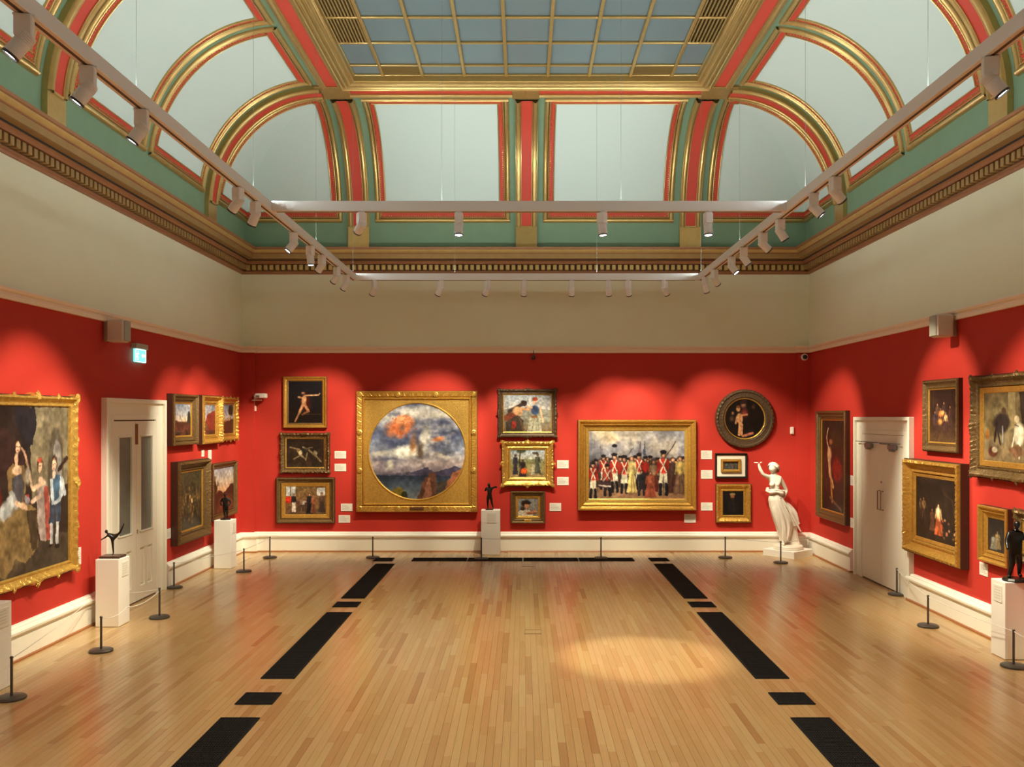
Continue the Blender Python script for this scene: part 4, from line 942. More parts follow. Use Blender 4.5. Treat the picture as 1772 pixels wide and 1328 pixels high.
t = thing('exit_sign', 'lit cyan emergency exit sign below the speaker', 'sign', (XL, 13.1, 3.60), PI/2)
b = MB(); b.bbox(-.2, .2, -.09, 0, .09, .17, .01); b.build('housing', M['grey_plastic'], t)
b = MB(); b.bbox(-.18, .18, -.06, -.03, -.10, .09, .003); b.build('light_panel', M['exit_lit'], t)
b = MB()
b.box(-.175,.175,-.063,-.06,.08,.087); b.box(-.175,.175,-.063,-.06,-.097,-.09); b.box(-.178,-.17,-.063,-.06,-.09,.08); b.box(.17,.178,-.063,-.06,-.09,.08)
b.tube([(-.10,-.062,.055),(-.10,-.062,.056)], .017, 8)                        # running figure, arrow and doorway
for p0, p1 in (((-.10,.035),(-.115,-.01)),((-.115,-.01),(-.09,-.04)),((-.09,-.04),(-.11,-.07)),((-.115,-.01),(-.14,-.03)),((-.14,-.03),(-.16,-.025)),((-.10,.03),(-.07,.015)),((-.10,.03),(-.135,.01))):
    b.tube([(p0[0],-.062,p0[1]),(p1[0],-.062,p1[1])], .007, 5)
b.add([(.03,-.063,.0),(.07,-.063,.04),(.07,-.063,-.04)], [(0,1,2)]); b.box(.07,.15,-.063,-.06,-.014,.014)
b.build('pictogram', M['exit_white'], t)
# cctv and sensors on the back wall
def bp(x, y): return ((x-VX)*sB, H-(y-VY)*sB)
x, z = bp(441, 688); t = thing('security_camera', 'white box security camera on a bracket beside the striding nude painting', 'camera', (x, YB, z))
b = MB(); b.bbox(-.02,.03,-.10,0,-.07,.05,.006); b.bbox(-.02,.17,-.12,-.08,-.07,-.045,.004); b.build('bracket', M['white_metal'], t)
b = MB(); b.bbox(.06,.28,-.22,-.08,-.02,.075,.012); b.build('camera_body', M['plinth'], t)
b = MB(); b.bbox(.085,.155,-.226,-.215,-.012,.035,.003); b.build('lens_window', M['closer'], t)
b = MB(); b.tube([(.01,-.05,-.07),(.012,-.03,-.18)], .006, 6); b.bbox(-.015,.035,-.05,0,-.28,-.17,.006); b.build('junction_box', M['rail'], t)
x, z = bp(1370, 745.5); t = thing('wall_sensor', 'small white sensor box above the marble statue', 'sensor', (x, YB, z))
b = MB(); b.bbox(-.035,.035,-.04,0,-.075,.075,.008); b.build('cover', M['plinth'], t); b = MB(); b.bbox(-.02,.02,-.046,-.038,-.06,-.02,.004); b.build('sensor_window', M['card'], t)
x, z = bp(1389, 619); t = thing('dome_camera', 'white round dome camera under the rail in the right corner', 'camera', (x, YP, z))
b = MB(); b.lathe([(.0,0),(.07,0),(.07,.03),(.06,.05),(.0,.052)], 20, axis='y'); b.build('mount_ring', M['plinth'], t, smooth=.6)
b = MB(); b.lathe([(.045,.05),(.04,.075),(.02,.09),(.001,.095)], 16, axis='y'); b.build('dome', M['black'], t, smooth=.9)
x, z = bp(923, 619); t = thing('rail_hook', 'dark rounded hook hanging from the picture rail above the blue-dressed woman', 'hook', (x, YB, z))
b = MB(); b.lathe([(.001,-.05),(.03,-.045),(.045,-.01),(.03,.03),(.01,.05),(.008,.10),(.001,.10)], 14, c=(0,-.05)); b.build('weight', M['f_side'], t, smooth=.6)
b = MB(); b.tube([(0,-.05,.09),(0,-.05,.13),(0,-.03,.15),(0,0,.15)], .006, 6); b.build('stem', M['f_side'], t)

# ---------------------------------------------------------------- floor grilles and boxes
def gmesh(w_, l_):
    b = MB(); b.box(-w_/2, w_/2, -l_/2, l_/2, .0005, .003, 1)
    b.box(-w_/2, -w_/2+.012, -l_/2, l_/2, 0, .010); b.box(w_/2-.012, w_/2, -l_/2, l_/2, 0, .010); b.box(-w_/2, w_/2, -l_/2, -l_/2+.012, 0, .010); b.box(-w_/2, w_/2, l_/2-.012, l_/2, 0, .010)
    n = int(w_/.022)
    for i in range(1, n): x = -w_/2+w_*i/n; b.box(x-.0035, x+.0035, -l_/2, l_/2, .002, .008)
    n = int(l_/.03)
    for i in range(1, n): y = -l_/2+l_*i/n; b.box(-w_/2, w_/2, y-.0035, y+.0035, .002, .0085)
    o = b.build('grille_panel', [M['grille'], M['black']]); me = o.data; bpy.data.objects.remove(o); return me
GW = .352; gl = gmesh(GW, 1.035); gs = gmesh(GW, .352)
def gy(y): return H*F/(y-VY)
def grille(label, segs, cx, cy, horiz=False):
    t = thing('floor_grille', label, 'floor grille', (cx, cy, 0), PI/2 if horiz else 0)
    for me, off in segs: inst('grille_panel', me, t, (0, off, 0))
long3 = [(gl, -1.04), (gl, 0), (gl, 1.04)]
for sd, gx, nm in ((-1, -2.53, 'left'), (1, 2.53, 'right')):
    other = 'big frame side' if sd < 0 else 'statue side'
    gxx = gx+ (0 if sd < 0 else .04)
    grille(f'long black floor grille nearest the back wall, {nm} row', long3[:], gxx, gy(977)-1.54, )
    grille(f'small square black grille between the two farther long ones, {nm} row', [(gs, 0)], gxx, gy(1047))
    grille(f'long black floor grille in the middle of the {nm} row', long3[:], gxx, gy(1061)-1.555)
    grille(f'small square black grille behind the nearest long one, {nm} row', [(gs, 0)], gxx, gy(1210))
    grille(f'nearest long black floor grille of the {nm} row, cut by the picture edge', long3[:], gxx, gy(1244)-1.555)
    grille(f'small black grille at the {nm} end of the row along the back wall', [(gs, 0)], (gx-.1)*1.0+(.0 if sd < 0 else .14), gy(969), True)
grille('long black grille row of four panels along the back wall', [(gl, 1.575), (gl, .525), (gl, -.525), (gl, -1.575)], 0.0, gy(969), True)
def fbox(label, x, y, w_, l_):
    t = thing('floor_box', label, 'floor box', (x, y, 0)); b = MB()
    for a in ((-w_/2,w_/2,-l_/2,-l_/2+.007),(-w_/2,w_/2,l_/2-.007,l_/2),(-w_/2,-w_/2+.006,-l_/2,l_/2),(w_/2-.006,w_/2,-l_/2,l_/2)): b.box(*a, 0, .003)
    b.build('metal_surround', M['f_brown'], t); b = MB(); b.box(-w_/2+.006, w_/2-.006, -l_/2+.007, l_/2-.007, .0, .0015); b.build('wooden_cover', M['plank'], t)
fbox('flush rectangular floor box with dark outline, nearer one', (922-VX)/F*gy(1094), gy(1094), .21, .21)
fbox('flush rectangular floor box near the back wall grilles', (914-VX)/F*gy(979.5), gy(979.5), .22, .16)

# ---------------------------------------------------------------- plinths
def plinth(label, x0, x1, y0, y1, z=.86, face=None):
    t = thing('plinth', label, 'plinth', ((x0+x1)/2, (y0+y1)/2, 0)); a, c = (x1-x0)/2, (y1-y0)/2
    b = MB(); b.bbox(-a, a, -c, c, .004, z, .004); b.build('body', M['plinth'], t)
    g = MB()
    if face == 'x+': g.bbox(a, a+.006, -.07, .11, z-.24, z-.05, .001)
    elif face == 'x-': g.bbox(-a-.006, -a, -.09, .09, z-.24, z-.05, .001)
    else: g.bbox(-.07, .12, -c-.006, -c, z-.24, z-.05, .001)
    g.build('caption_card', M['card'], t)
    g = MB()
    for i in range(5):
        zz = z-.08-.03*i
        if face == 'x+': g.box(a+.006, a+.0068, -.055, .06+.01*(i%3), zz, zz+.004)
        elif face == 'x-': g.box(-a-.0068, -a-.006, -.07, .05+.01*(i%3), zz, zz+.004)
        else: g.box(-.055, .07+.01*(i%3), -c-.0068, -c-.006, zz, zz+.004)
    g.build('caption_text', M['ink'], t)
    return t
plinth('white plinth cut by the left picture edge, empty-topped', -5.46, -5.15, 8.70, 9.02, .855, 'x+')
plinth('white plinth beside the left door, carrying a dancing bronze', -5.49, -5.19, 11.50, 11.82, .87, 'x+')
plinth('white plinth in the far left corner, carrying a dark bronze', -5.49, -5.19, 15.91, 16.22, .86, 'x+')
plinth('white plinth against the middle of the back wall', -.82, -.45, 17.51, 17.84, .87)
plinth('white plinth at the right picture edge, carrying a dark bronze', 5.35, 5.65, 9.94, 10.24, .86, 'x-')

# ---------------------------------------------------------------- rope barriers
def stanchion(first, label, px, py):
    Y = gy(py); X = (px-VX)/F*Y
    if first is None:
        t = thing('barrier_post', label, 'barrier post', (X, Y, 0), group='low rope barrier posts')
        b = MB(); b.lathe([(.0,.002),(.128,.002),(.132,.008),(.13,.022),(.118,.03),(.03,.034),(.0,.034)], 32); b.build('base', M['steel'], t, smooth=.6)
        b = MB(); b.lathe([(.013,.03),(.0125,.385),(.016,.388),(.016,.402),(.010,.408),(.0,.408)], 14); b.build('pole', M['steel'], t, smooth=.6)
        return t
    return dup(first, (X, Y, 0), label=label)
SP = [(20,1210,'low barrier post in front of the plinth cut by the left edge'), (175,1128,'low barrier post in front of the dancing bronze\'s plinth'), (276,1070,'low barrier post in front of the left glazed door'),
      (301,1018,'low barrier post at the far edge of the left door'), (422,990,'low barrier post before the far left corner plinth'), (467,966,'low barrier post under the striding nude column of pictures'),
      (645,966,'low barrier post under the left side of the big square frame'), (833,968,'low barrier post touching the view of the middle plinth'), (1040,967,'low barrier post under the crowd painting\'s left half'),
      (1255,966,'low barrier post under the bearded man portrait'), (1351,975,'low barrier post right in front of the marble statue'), (1552,1030,'low barrier post beside the plain white door'),
      (1606,1085,'low barrier post midway along the right skirting board'), (1754,1155,'low barrier post in front of the right-edge plinth')]
posts = []; first = None
for px, py, lb in SP:
    o = stanchion(first, lb, px, py); first = first or o; posts.append(o.location.copy())
def rope(label, pts, sag=.03):
    b = MB(); P = []
    pts = [Vector(p) for p in pts]; d0 = (pts[1]-pts[0]).normalized(); d1_ = (pts[-2]-pts[-1]).normalized()
    pts[0] = pts[0]+d0*.019; pts[-1] = pts[-1]+d1_*.019
    for p, q in zip(pts[:-1], pts[1:]):
        for i in range(12 + (q is pts[-1])):
            t_ = i/12; r = p.lerp(q, t_); r.z -= sag*4*t_*(1-t_); P.append(r)
    P.append(Vector(pts[-1])); c = P[0].copy()
    b.tube([p-c for p in P], .0045, 6)
    o = b.build('barrier_rope', M['cord'], smooth=1.2, loc=c); tag(o, label, 'cord', 'thin white barrier cords')
def tp(i, z=.385): p = posts[i]; return (p.x, p.y, z)
rope('thin white cord from the left-edge post behind the dancer\'s plinth', [tp(0), (-5.515, 11.4, .36), (-5.515, 11.9, .36), tp(2)], .02)
rope('thin white cord sagging between the plinth side post and the door post', [tp(1), (-5.0, 11.3, .30), tp(2, .36)], .05)
rope('thin white cord across the far left door edge to the corner plinth post', [tp(3), tp(4)], .01)
rope('thin white cord turning the far left corner', [tp(4), tp(5)], .01)
rope('thin white cord under the leftmost column of back wall pictures', [tp(5), tp(6)], .01)
rope('thin white cord under the big square gilt frame', [tp(6), tp(7)], .01)
rope('thin white cord from the middle plinth to the crowd painting', [tp(7), tp(8)], .01)
rope('thin white cord under the right half of the crowd painting', [tp(8), tp(9)], .01)
rope('thin white cord ending in front of the marble statue', [tp(9), tp(10)], .01)
rope('thin white cord from the statue post to the right wall', [tp(10), (5.64, 17.2, .38)], .01)
rope('thin white cord between the plain door and the right skirting post', [tp(11), tp(12)], .02)
rope('thin white cord passing in front of the right-edge plinth', [tp(12), tp(13)], .02)
rope('thin white cord running out of the picture on the right', [tp(13), (5.2, 8.2, .385)], .02)

# ---------------------------------------------------------------- light tracks
TX0, TX1, TYF, TYC, TZ0, TZ1 = -2.98, 3.12, 15.76, 10.5, 5.105, 5.215
t = thing('lighting_track', 'white suspended lighting track, long rectangle with one crossbar', 'lighting track', (XC, TYC, TZ1))
def beam(x0, x1, y0, y1, ax):
    o = MB(); x0 -= XC; x1 -= XC; y0 -= TYC; y1 -= TYC; z0, z1 = TZ0-TZ1, 0
    o.bbox(x0, x1, y0, y1, z0, z1, .004)
    if ax == 'x':
        for q in ((x0,x1,y0,y0+.008),(x0,x1,y1-.008,y1)): o.box(*q, z1-.004, z1+.009)
    bb = o.build('track_beam', M['white_metal'], t)
    u = MB(); e = .012; e = .028 if ax == 'y' else .012; u.box(x0+e, x1-e, y0+e, y1-e, z1, z1+(.013 if ax == 'y' else .004)); u.build('uplight_diffuser', M['uplight'], bb)
    s_ = MB()
    if ax == 'y': xm = (x0+x1)/2; s_.box(xm-.012, xm+.012, y0+.05, y1-.05, z0-.002, z0+.002)
    else: ym = (y0+y1)/2; s_.box(x0+.05, x1-.05, ym-.012, ym+.012, z0-.002, z0+.002)
    s_.build('track_slot', M['slot'], bb)
hb = .045
beam(TX0-hb, TX0+hb, YF+.5, TYF+hb, 'y'); beam(TX1-hb, TX1+hb, YF+.5, TYF+hb, 'y')
beam(TX0+hb, TX1-hb, TYF-hb, TYF+hb, 'x'); beam(TX0+hb, TX1-hb, TYC-hb, TYC+hb, 'x')
for x, y in [(TX0, q) for q in (6.9, 9.9, 12.9, 15.7)]+[(TX1, q) for q in (6.9, 9.9, 12.9, 15.7)]+[(-.95, TYC), (1.15, TYC), (-1.2, TYF), (1.3, TYF)]:
    b = MB(); xx, yy = x-XC, y-TYC
    ztop = (ZL-.05 if abs(x-XC) < LX else ZS-.03)-TZ1
    b.tube([(xx,yy,.04),(xx,yy,ztop)], .0019, 5); b.build('suspension_wire', M['wire'], t)

# ---------------------------------------------------------------- track spotlights
gb = MB(); gb.bbox(-.045,.045,-.05,.05,-.135,.0,.008); gb.bbox(-.02,.02,-.06,.06,-.004,.006,.001); go = gb.build('driver_box', M['white_metal']); gme = go.data; bpy.data.objects.remove(go)
hb_ = MB(); hb_.lathe([(.0,-.045),(.046,-.045),(.051,-.035),(.051,.115),(.046,.12)], 20)
for k in range(4): hb_.lathe([(.052,-.03+.012*k),(.054,-.027+.012*k),(.052,-.024+.012*k)], 20)
ho = hb_.build('lamp_head', M['white_metal'], smooth=.6); hme = ho.data; bpy.data.objects.remove(ho)
rb = MB(); rb.lathe([(.046,.112),(.053,.113),(.053,.128),(.045,.128),(.042,.118)], 20); ro = rb.build('lens_ring', M['lens_rim'], smooth=.6); rme2 = ro.data; bpy.data.objects.remove(ro)
lb = MB(); lb.lathe([(.043,.119),(.001,.1195)], 20); lo_ = lb.build('lens', M['lens']); lme = lo_.data; bpy.data.objects.remove(lo_)
def spot(label, x, y, tgt, e=1.0, ang=40, blend=.62, group=None):
    if ang < 60 and tgt[2] > .5: ang += 7; tgt = (tgt[0], tgt[1], tgt[2]-.12)
    if ang > 90: blend = .8
    t = thing('track_spotlight', label, 'spotlight', (x, y, TZ0), group=group or 'white track spotlights')
    tgt = Vector(tgt); pv = Vector((x, y, TZ0-.15)); d = (tgt-pv).normalized()
    az = math.atan2(d.y, d.x)-PI/2
    g = inst('driver_box', gme, t, (0,0,-.006), az)
    q = d.to_track_quat('Z', 'Y')
    h = bpy.data.objects.new('lamp_head', hme); C.objects.link(h); h.parent = t; h.location = (0,0,-.155); h.rotation_mode = 'QUATERNION'; h.rotation_quaternion = q
    for n_, me in (('lens_ring', rme2), ('lens', lme)):
        o = bpy.data.objects.new(n_, me); C.objects.link(o); o.parent = h
    ld = bpy.data.lights.new('spot_beam', 'SPOT'); ld.energy = SPOT*e; ld.color = SPOTCOL; ld.spot_size = math.radians(ang); ld.spot_blend = blend; ld.shadow_soft_size = .035
    lo = bpy.data.objects.new('spot_beam', ld); C.objects.link(lo); lo.parent = h; lo.location = (0,0,.135); lo.rotation_euler = (PI, 0, 0)
WL, WR_ = XL+.05, XR-.05
L_ = lambda x: 2.98*F/(VX-x)
R__ = lambda x: 3.12*F/(x-VX)
B__ = lambda x: (x-VX)/F*TYF
SPOTS = [
 ('left arm, nearest of its row,', TX0, 5.35, (WL,4.5,1.4), 1, 40),
 ('left arm, second from the near end', TX0, L_(152), (WL,5.4,1.2), 1, 40),
 ('left arm, third from the near end', TX0, L_(245), (WL,6.3,1.1), 1.2, 40),
 ('left arm just before the crossbar, turned to the wall', TX0, L_(412), (WL,10.4,2.15), 1.8, 42),
 ('left arm at the crossbar joint, turned away', TX0, 9.98, (-5.4,11.7,.9), .9, 30),
 ('left arm, first beyond the crossbar', TX0, L_(508), (WL,10.6,1.4), 1.2, 40),
 ('left arm, second beyond the crossbar, pointing straight down', TX0, L_(537), (-2.6,12.4,.1), FLOOD*.7, 100),
 ('left arm, third beyond the crossbar with grey ribbed head', TX0, L_(557), (WL,14.9,1.9), 1.3, 40),
 ('left arm, second from the far corner, tilted to the wall', TX0, L_(583), (WL,15.9,2.1), 1.4, 38),
 ('left arm, last before the far corner', TX0, 15.1, (WL,17.0,1.7), 1.2, 38),
 ('far bar, leftmost, tilted left', B__(648), TYF, (-4.5,YB,2.1), 1.6, 40),
 ('far bar, second from the left, small lit lens', B__(762), TYF, (-3.6,YB,1.3), .9, 36),
 ('far bar, third from the left above the square gilt frame', B__(843), TYF, (-2.1,YB,2.0), 1.7, 42),
 ('far bar, fourth from the left', B__(907), TYF, (-.15,YB,1.9), 1.6, 38),
 ('far bar, fourth from the right with dangling gimbal', B__(989), TYF, (1.0,YB,1.5), .9, 36),
 ('far bar, third from the right', B__(1053), TYF, (2.0,YB,2.0), 1.4, 40),
 ('far bar, second from the right', B__(1087), TYF, (2.7,YB,1.9), 1.3, 40),
 ('far bar, rightmost', B__(1150), TYF, (4.4,YB,2.1), 1.5, 38),
 ('right arm, last before the far corner, grey ribbed', TX1, 15.35, (4.9,17.6,.7), 1.3, 34),
 ('right arm, second from the far corner', TX1, 14.6, (WR_,16.6,1.9), 1.6, 40),
 ('right arm, third from the far corner with brightly lit lens', TX1, R__(1266), (WR_,12.0,1.2), 1.0, 40),
 ('right arm, fourth from the far corner', TX1, R__(1287), (WR_,12.5,1.4), 1.2, 36),
 ('right arm, fifth from the far corner', TX1, R__(1320), (WR_,12.2,2.8), 1.2, 34),
 ('right arm, first beyond the crossbar', TX1, R__(1350), (WR_,11.0,1.1), 1.1, 38),
 ('right arm just nearer than the crossbar, lit lens', TX1, R__(1408), (WR_,8.9,2.1), 1.3, 40),
 ('right arm, second nearer than the crossbar', TX1, R__(1445), (WR_,9.9,2.5), 1.7, 40),
 ('right arm, large near lamp at the right picture edge', TX1, 5.98, (WR_,5.1,1.4), 1, 40),
 ('crossbar, leftmost, turned away to the left', (625-VX)/F*TYC, TYC, (-5.4,16.0,1.3), 1.2, 30),
 ('crossbar, second from the left, pointing down', (794-VX)/F*TYC, TYC, (-.8,9.7,0), FLOOD, 130),
 ('crossbar, second from the right, pointing down', (1042-VX)/F*TYC, TYC, (1.35,10.05,0), 2.3, 26),
 ('crossbar, rightmost, pointing down', (1225-VX)/F*TYC, TYC, (2.3,9.7,0), FLOOD, 130),
 ('left arm, unseen flood added to light the floor', TX0, 3.6, (-2.2,5.0,0), FLOOD*1.3, 110), ('right arm, unseen flood added to light the floor', TX1, 3.6, (2.3,5.0,0), FLOOD*1.3, 110),  # two floods added overhead, out of view, to brighten the floor
 # behind the camera the same tracks go on
 ('left arm behind the viewer', TX0, 2.2, (WL,3.0,1.6), 1, 45), ('right arm behind the viewer', TX1, 2.2, (WR_,3.0,1.6), 1, 45),
]
for lb_, x, y, tg, e, ang in SPOTS: spot('track spotlight on the '+lb_, x, y, tg, e, ang)

# ================================================================ SCULPTURES
def skin(name, pts, edges, m, parent, sub=2, root=0):
    me = bpy.data.meshes.new(name); me.from_pydata([p[:3] for p in pts], edges, []); me.materials.append(m)
    o = bpy.data.objects.new(name, me); C.objects.link(o); o.parent = parent
    md = o.modifiers.new('skin', 'SKIN'); md.use_smooth_shade = True
    for i, p in enumerate(pts):
        s = me.skin_vertices[0].data[i]; s.radius = (p[3], p[4] if len(p) > 4 else p[3]); s.use_root = (i == root)
    sb = o.modifiers.new('sub', 'SUBSURF'); sb.levels = sub; sb.render_levels = sub
    return o
def head_mesh(name, c, r, yaw, m, parent, tilt=0):
    """head facing local -y then rotated by yaw; eyes, nose, mouth, chin, ears"""
    b = MB(); rows = []; nu, nv = 28, 36
    for i in range(nu+1):
        ph = PI*i/nu; row = []
        for j in range(nv):
            th = 2*PI*j/nv; x = math.sin(ph)*math.cos(th); y = math.sin(ph)*math.sin(th); z = math.cos(ph)
            X, Y, Z = x*.76, y*.92, z*1.12
            if Z < -.1: k = 1+.30*Z; X *= k; Y = Y*(1+.12*Z)
            f = max(0, -y)**2
            Y -= f*.22*math.exp(-((x/.14)**2+((Z+.10)/.20)**2))                 # nose
            Y -= f*.06*math.exp(-((x/.10)**2+((Z-.12)/.2)**2))
            for s in (-1, 1): Y += f*.10*math.exp(-(((x-s*.30)/.15)**2+((Z-.08)/.10)**2)); X += s*.10*math.exp(-(((y-.05)/.16)**2+((Z)/.2)**2+((x-s*.95)/.4)**2))
            Y -= f*.05*math.exp(-((x/.22)**2+((Z+.46)/.05)**2)); Y += f*.05*math.exp(-((x/.24)**2+((Z+.52)/.03)**2)); Y -= f*.07*math.exp(-((x/.2)**2+((Z+.82)/.12)**2))
            row.append((X*r, Y*r, Z*r))
        rows.append(row)
    b.grid(rows, 0, True); o = b.build(name, m, parent, smooth=1.5); o.location = c; o.rotation_euler = (tilt, 0, yaw); return o

# ---- marble statue, local x along the room's x, z up; origin at the floor
SX, SY = 5.17, 17.46
st = thing('marble_statue', 'white marble statue of a draped woman raising one arm on a round base', 'statue', (SX, SY, 0))
pl = thing('statue_plinth', 'low square white plinth turned cornerwise under the marble statue', 'plinth', (SX, SY+.02, 0), math.radians(42))
b = MB(); b.bbox(-.34,.34,-.34,.34,.003,.13,.006); b.build('block', M['plinth'], pl)
b = MB(); b.bbox(-.345,.345,-.345,.345,.0,.008,.002); b.build('foot_strip', M['card'], pl)
b = MB(); b.lathe([(.0,.131),(.285,.131),(.29,.145),(.285,.165),(.275,.17),(.28,.185),(.268,.205),(.0,.21)], 40); b.build('round_base', M['marble'], st, smooth=.6)
def fx(xc): return (xc-548)*.00170
def fz(yc): return .21+(1052-yc)*.00172
def P(xc, yc, y, r, r2=None): return (fx(xc), y, fz(yc), r) if r2 is None else (fx(xc), y, fz(yc), r, r2)
pts = [P(418,560,0,.135,.11),     #0 pelvis
       P(405,470,.0,.105,.085),   #1 waist
       P(395,390,-.005,.125,.095),#2 ribs
       P(393,315,.0,.12,.08),     #3 upper chest
       P(385,255,.0,.048),        #4 neck
       P(378,215,-.01,.05),       #5 head root
       P(343,290,.0,.052),        #6 shoulder of raised arm
       P(300,278,-.04,.044), P(250,255,-.07,.036), P(220,205,-.07,.036), P(203,152,-.06,.026), P(203,128,-.06,.034,.022), # 7..11 raised arm, palm
       P(450,298,.0,.056),        #12 other shoulder
       P(495,370,.03,.048), P(538,440,.05,.038), P(508,490,.0,.036), P(478,522,-.06,.026), P(455,532,-.09,.028,.018), # 13..17
       P(385,620,-.03,.10), P(425,770,-.05,.075), P(462,900,-.03,.055), P(486,1010,-.02,.035), P(480,1040,-.06,.032), P(470,1046,-.13,.026), # 18..23 standing leg, foot
       P(455,620,.03,.10), P(500,760,.05,.075), P(530,880,.07,.05), P(545,985,.08,.033), P(540,1030,.05,.03)] # 24..28 rear leg
ed = [(0,1),(1,2),(2,3),(3,4),(4,5),(3,6),(6,7),(7,8),(8,9),(9,10),(10,11),(3,12),(12,13),(13,14),(14,15),(15,16),(16,17),(0,18),(18,19),(19,20),(20,21),(21,22),(22,23),(0,24),(24,25),(25,26),(26,27),(27,28)]
skin('figure', pts, ed, M['marble'], st)
# breasts and shoulders softened by an extra drape
def fingers(root, dirs, ln, r, parent, m):
    for k, (d, side_) in enumerate(dirs):
        p = [Vector(root)+Vector(side_)]; d = Vector(d).normalized()
        for q, bend in ((.5, .15), (.8, .35), (1, .6)):
            p.append(p[0]+d*ln[k]*q+Vector((0,0,-.012))*bend)
        skin('finger', [(*v, rr) for v, rr in zip(p, (r, r*.95, r*.85, r*.7))], [(0,1),(1,2),(2,3)], m, parent, 1)
hx, hz = fx(203), fz(122)
fingers((hx,-.06,hz), [((-.9,-.2,.10),(-.01,-.015,.0)), ((-.95,0,.12),(-.012,-.003,0)), ((-.95,.15,.1),(-.012,.010,0)), ((-.9,.3,.05),(-.01,.022,0)), ((.7,-.4,.35),(.01,-.015,.0))], (.075,.085,.08,.06,.055), .0095, st, M['marble'])
hx2, hz2 = fx(455), fz(532)
fingers((hx2,-.095,hz2), [((-.8,-.1,-.6),(-.01,-.01,.02)), ((-.7,-.1,-.7),(-.008,-.012,.006)), ((-.6,-.1,-.8),(0,-.012,-.008)), ((-.45,-.1,-.9),(.008,-.01,-.018)), ((-.6,-.4,.5),(.0,-.01,.02))], (.07,.078,.072,.058,.05), .0095, st, M['marble'])
head_mesh('head', (fx(372), -.025, fz(185)), .102, math.radians(-48), M['marble'], st, math.radians(8))
hm = MB(); rows = []
for i in range(15):
    ph = PI*.54*i/14; row = []
    for j in range(30):
        a = 2*PI*j/30; rr = .108*(1+.05*math.sin(a*9+i*.6))*(1+.12*(i > 8)); row.append((math.sin(ph)*math.cos(a)*rr*.92, math.sin(ph)*math.sin(a)*rr*1.05, math.cos(ph)*rr*1.05))
    rows.append(row)
hm.grid(rows, 0, True); hr = hm.build('wavy_hair', M['marble'], st, smooth=1.2); hr.location = (fx(380), -.008, fz(183)); hr.rotation_euler = (0,0,0); hr.rotation_mode = 'QUATERNION'; hr.rotation_quaternion = Vector((.50, .42, .80)).to_track_quat('Z', 'Y')
b = MB(); b.lathe([(.001,-.03),(.028,-.022),(.036,0),(.028,.022),(.001,.03)], 14); o = b.build('hair_knot', M['marble'], hr, smooth=1.2); o.location = (-.02,-.10,.06)
# bust
for dx in (-.052, .052):
    b = MB(); b.lathe([(.001,.052),(.03,.044),(.05,.018),(.054,-.012),(.045,-.04),(.001,-.052)], 18); o = b.build('bust', M['marble'], st, smooth=1.4); o.location = (fx(388)+dx*1.0-.012, -.085+.02*(dx > 0), fz(362))
# rolled drape at the waist
b = MB(); pp = []; rr = []
for k in range(37):
    a = 2*PI*k/36; pp.append((fx(402)+.155*math.cos(a), .12*math.sin(a)-.01, fz(455)-.02*math.cos(a)+.012*math.sin(3*a))); rr.append(.032*(1+.28*math.sin(a*5)))
b.tube(pp, rr, 10, cap=False); 
for k in range(36): pass
b.tube([(p[0]*1.0+(.01 if i % 2 else -.004), p[1], p[2]+.035) for i, p in enumerate(pp)], [q*.7 for q in rr], 8, cap=False)
b.build('rolled_drape', M['marble'], st, smooth=1.4)
# skirt: lofted folds
b = MB(); rows = []; ctrl = [(480,403,-.01,.125,.105),(540,410,-.01,.150,.125),(620,432,0,.165,.14),(700,462,.01,.175,.145),(780,492,.02,.175,.14),(850,505,.02,.150,.13),(910,505,.02,.125,.12),(960,505,.02,.105,.11),(1000,503,.02,.085,.10)]
for i in range(33):
    t_ = i/32*(len(ctrl)-1); k = min(int(t_), len(ctrl)-2); f_ = t_-k; q = [ctrl[k][m_]*(1-f_)+ctrl[k+1][m_]*f_ for m_ in range(5)]
    amp = .02+.12*min(1, i/22.); row = []
    for j in range(72):
        a = 2*PI*j/72; ww = 1+amp*(.6*math.sin(a*7+i*.09)+.4*math.sin(a*13-i*.13))
        row.append((fx(q[1])+q[3]*ww*math.cos(a), q[2]+q[4]*ww*math.sin(a), fz(q[0])+(.02*math.sin(a*5) if i > 28 else 0)))
    rows.append(row)
b.grid(rows, 0, True); b.build('draped_skirt', M['marble'], st, smooth=1.3)
# blown drapery sweeping to the stump
b = MB(); rows = []
for i in range(25):
    t_ = i/24; cx_ = 470+(640-470)*t_**.9; cy_ = 545+(830-545)*t_; wd = .035+.085*math.sin(PI*min(1, t_*1.05)*.8); row = []
    for j in range(24):
        a = 2*PI*j/24; ww = 1+.16*math.sin(a*5+t_*5); row.append((fx(cx_)+wd*ww*math.cos(a)*.9, .03+wd*.75*ww*math.sin(a), fz(cy_)+wd*.5*math.cos(a)))
    rows.append(row)
b.grid(rows, 0, True)
for k in range(4):
    pp = [(fx(478+(600+28*k-478)*q), -.075-.01*k+.05*q, fz(540+(640+60*k-540+120)*q*.9)) for q in (0,.2,.4,.6,.8,1)]; b.tube(pp, [.008,.016,.02,.022,.022,.012], 8)
b.build('blown_drapery', M['marble'], st, smooth=1.3)
b = MB(); rows = []
for yc, r, xo in ((1050,.140,628),(1030,.132,628),(990,.112,622),(930,.098,618),(870,.094,615),(840,.10,618),(815,.09,630),(800,.05,640)):
    rows.append([(fx(xo)+r*(1+.07*math.sin(a_*5)+.05*math.sin(a_*9+yc))*math.cos(a_), .09+r*.8*(1+.06*math.sin(a_*4+yc))*math.sin(a_), fz(yc)-.012) for a_ in [2*PI*j/28 for j in range(28)]])
b.grid(rows, 0, True); b.build('tree_stump', M['marble'], st, smooth=1.2)
b = MB()
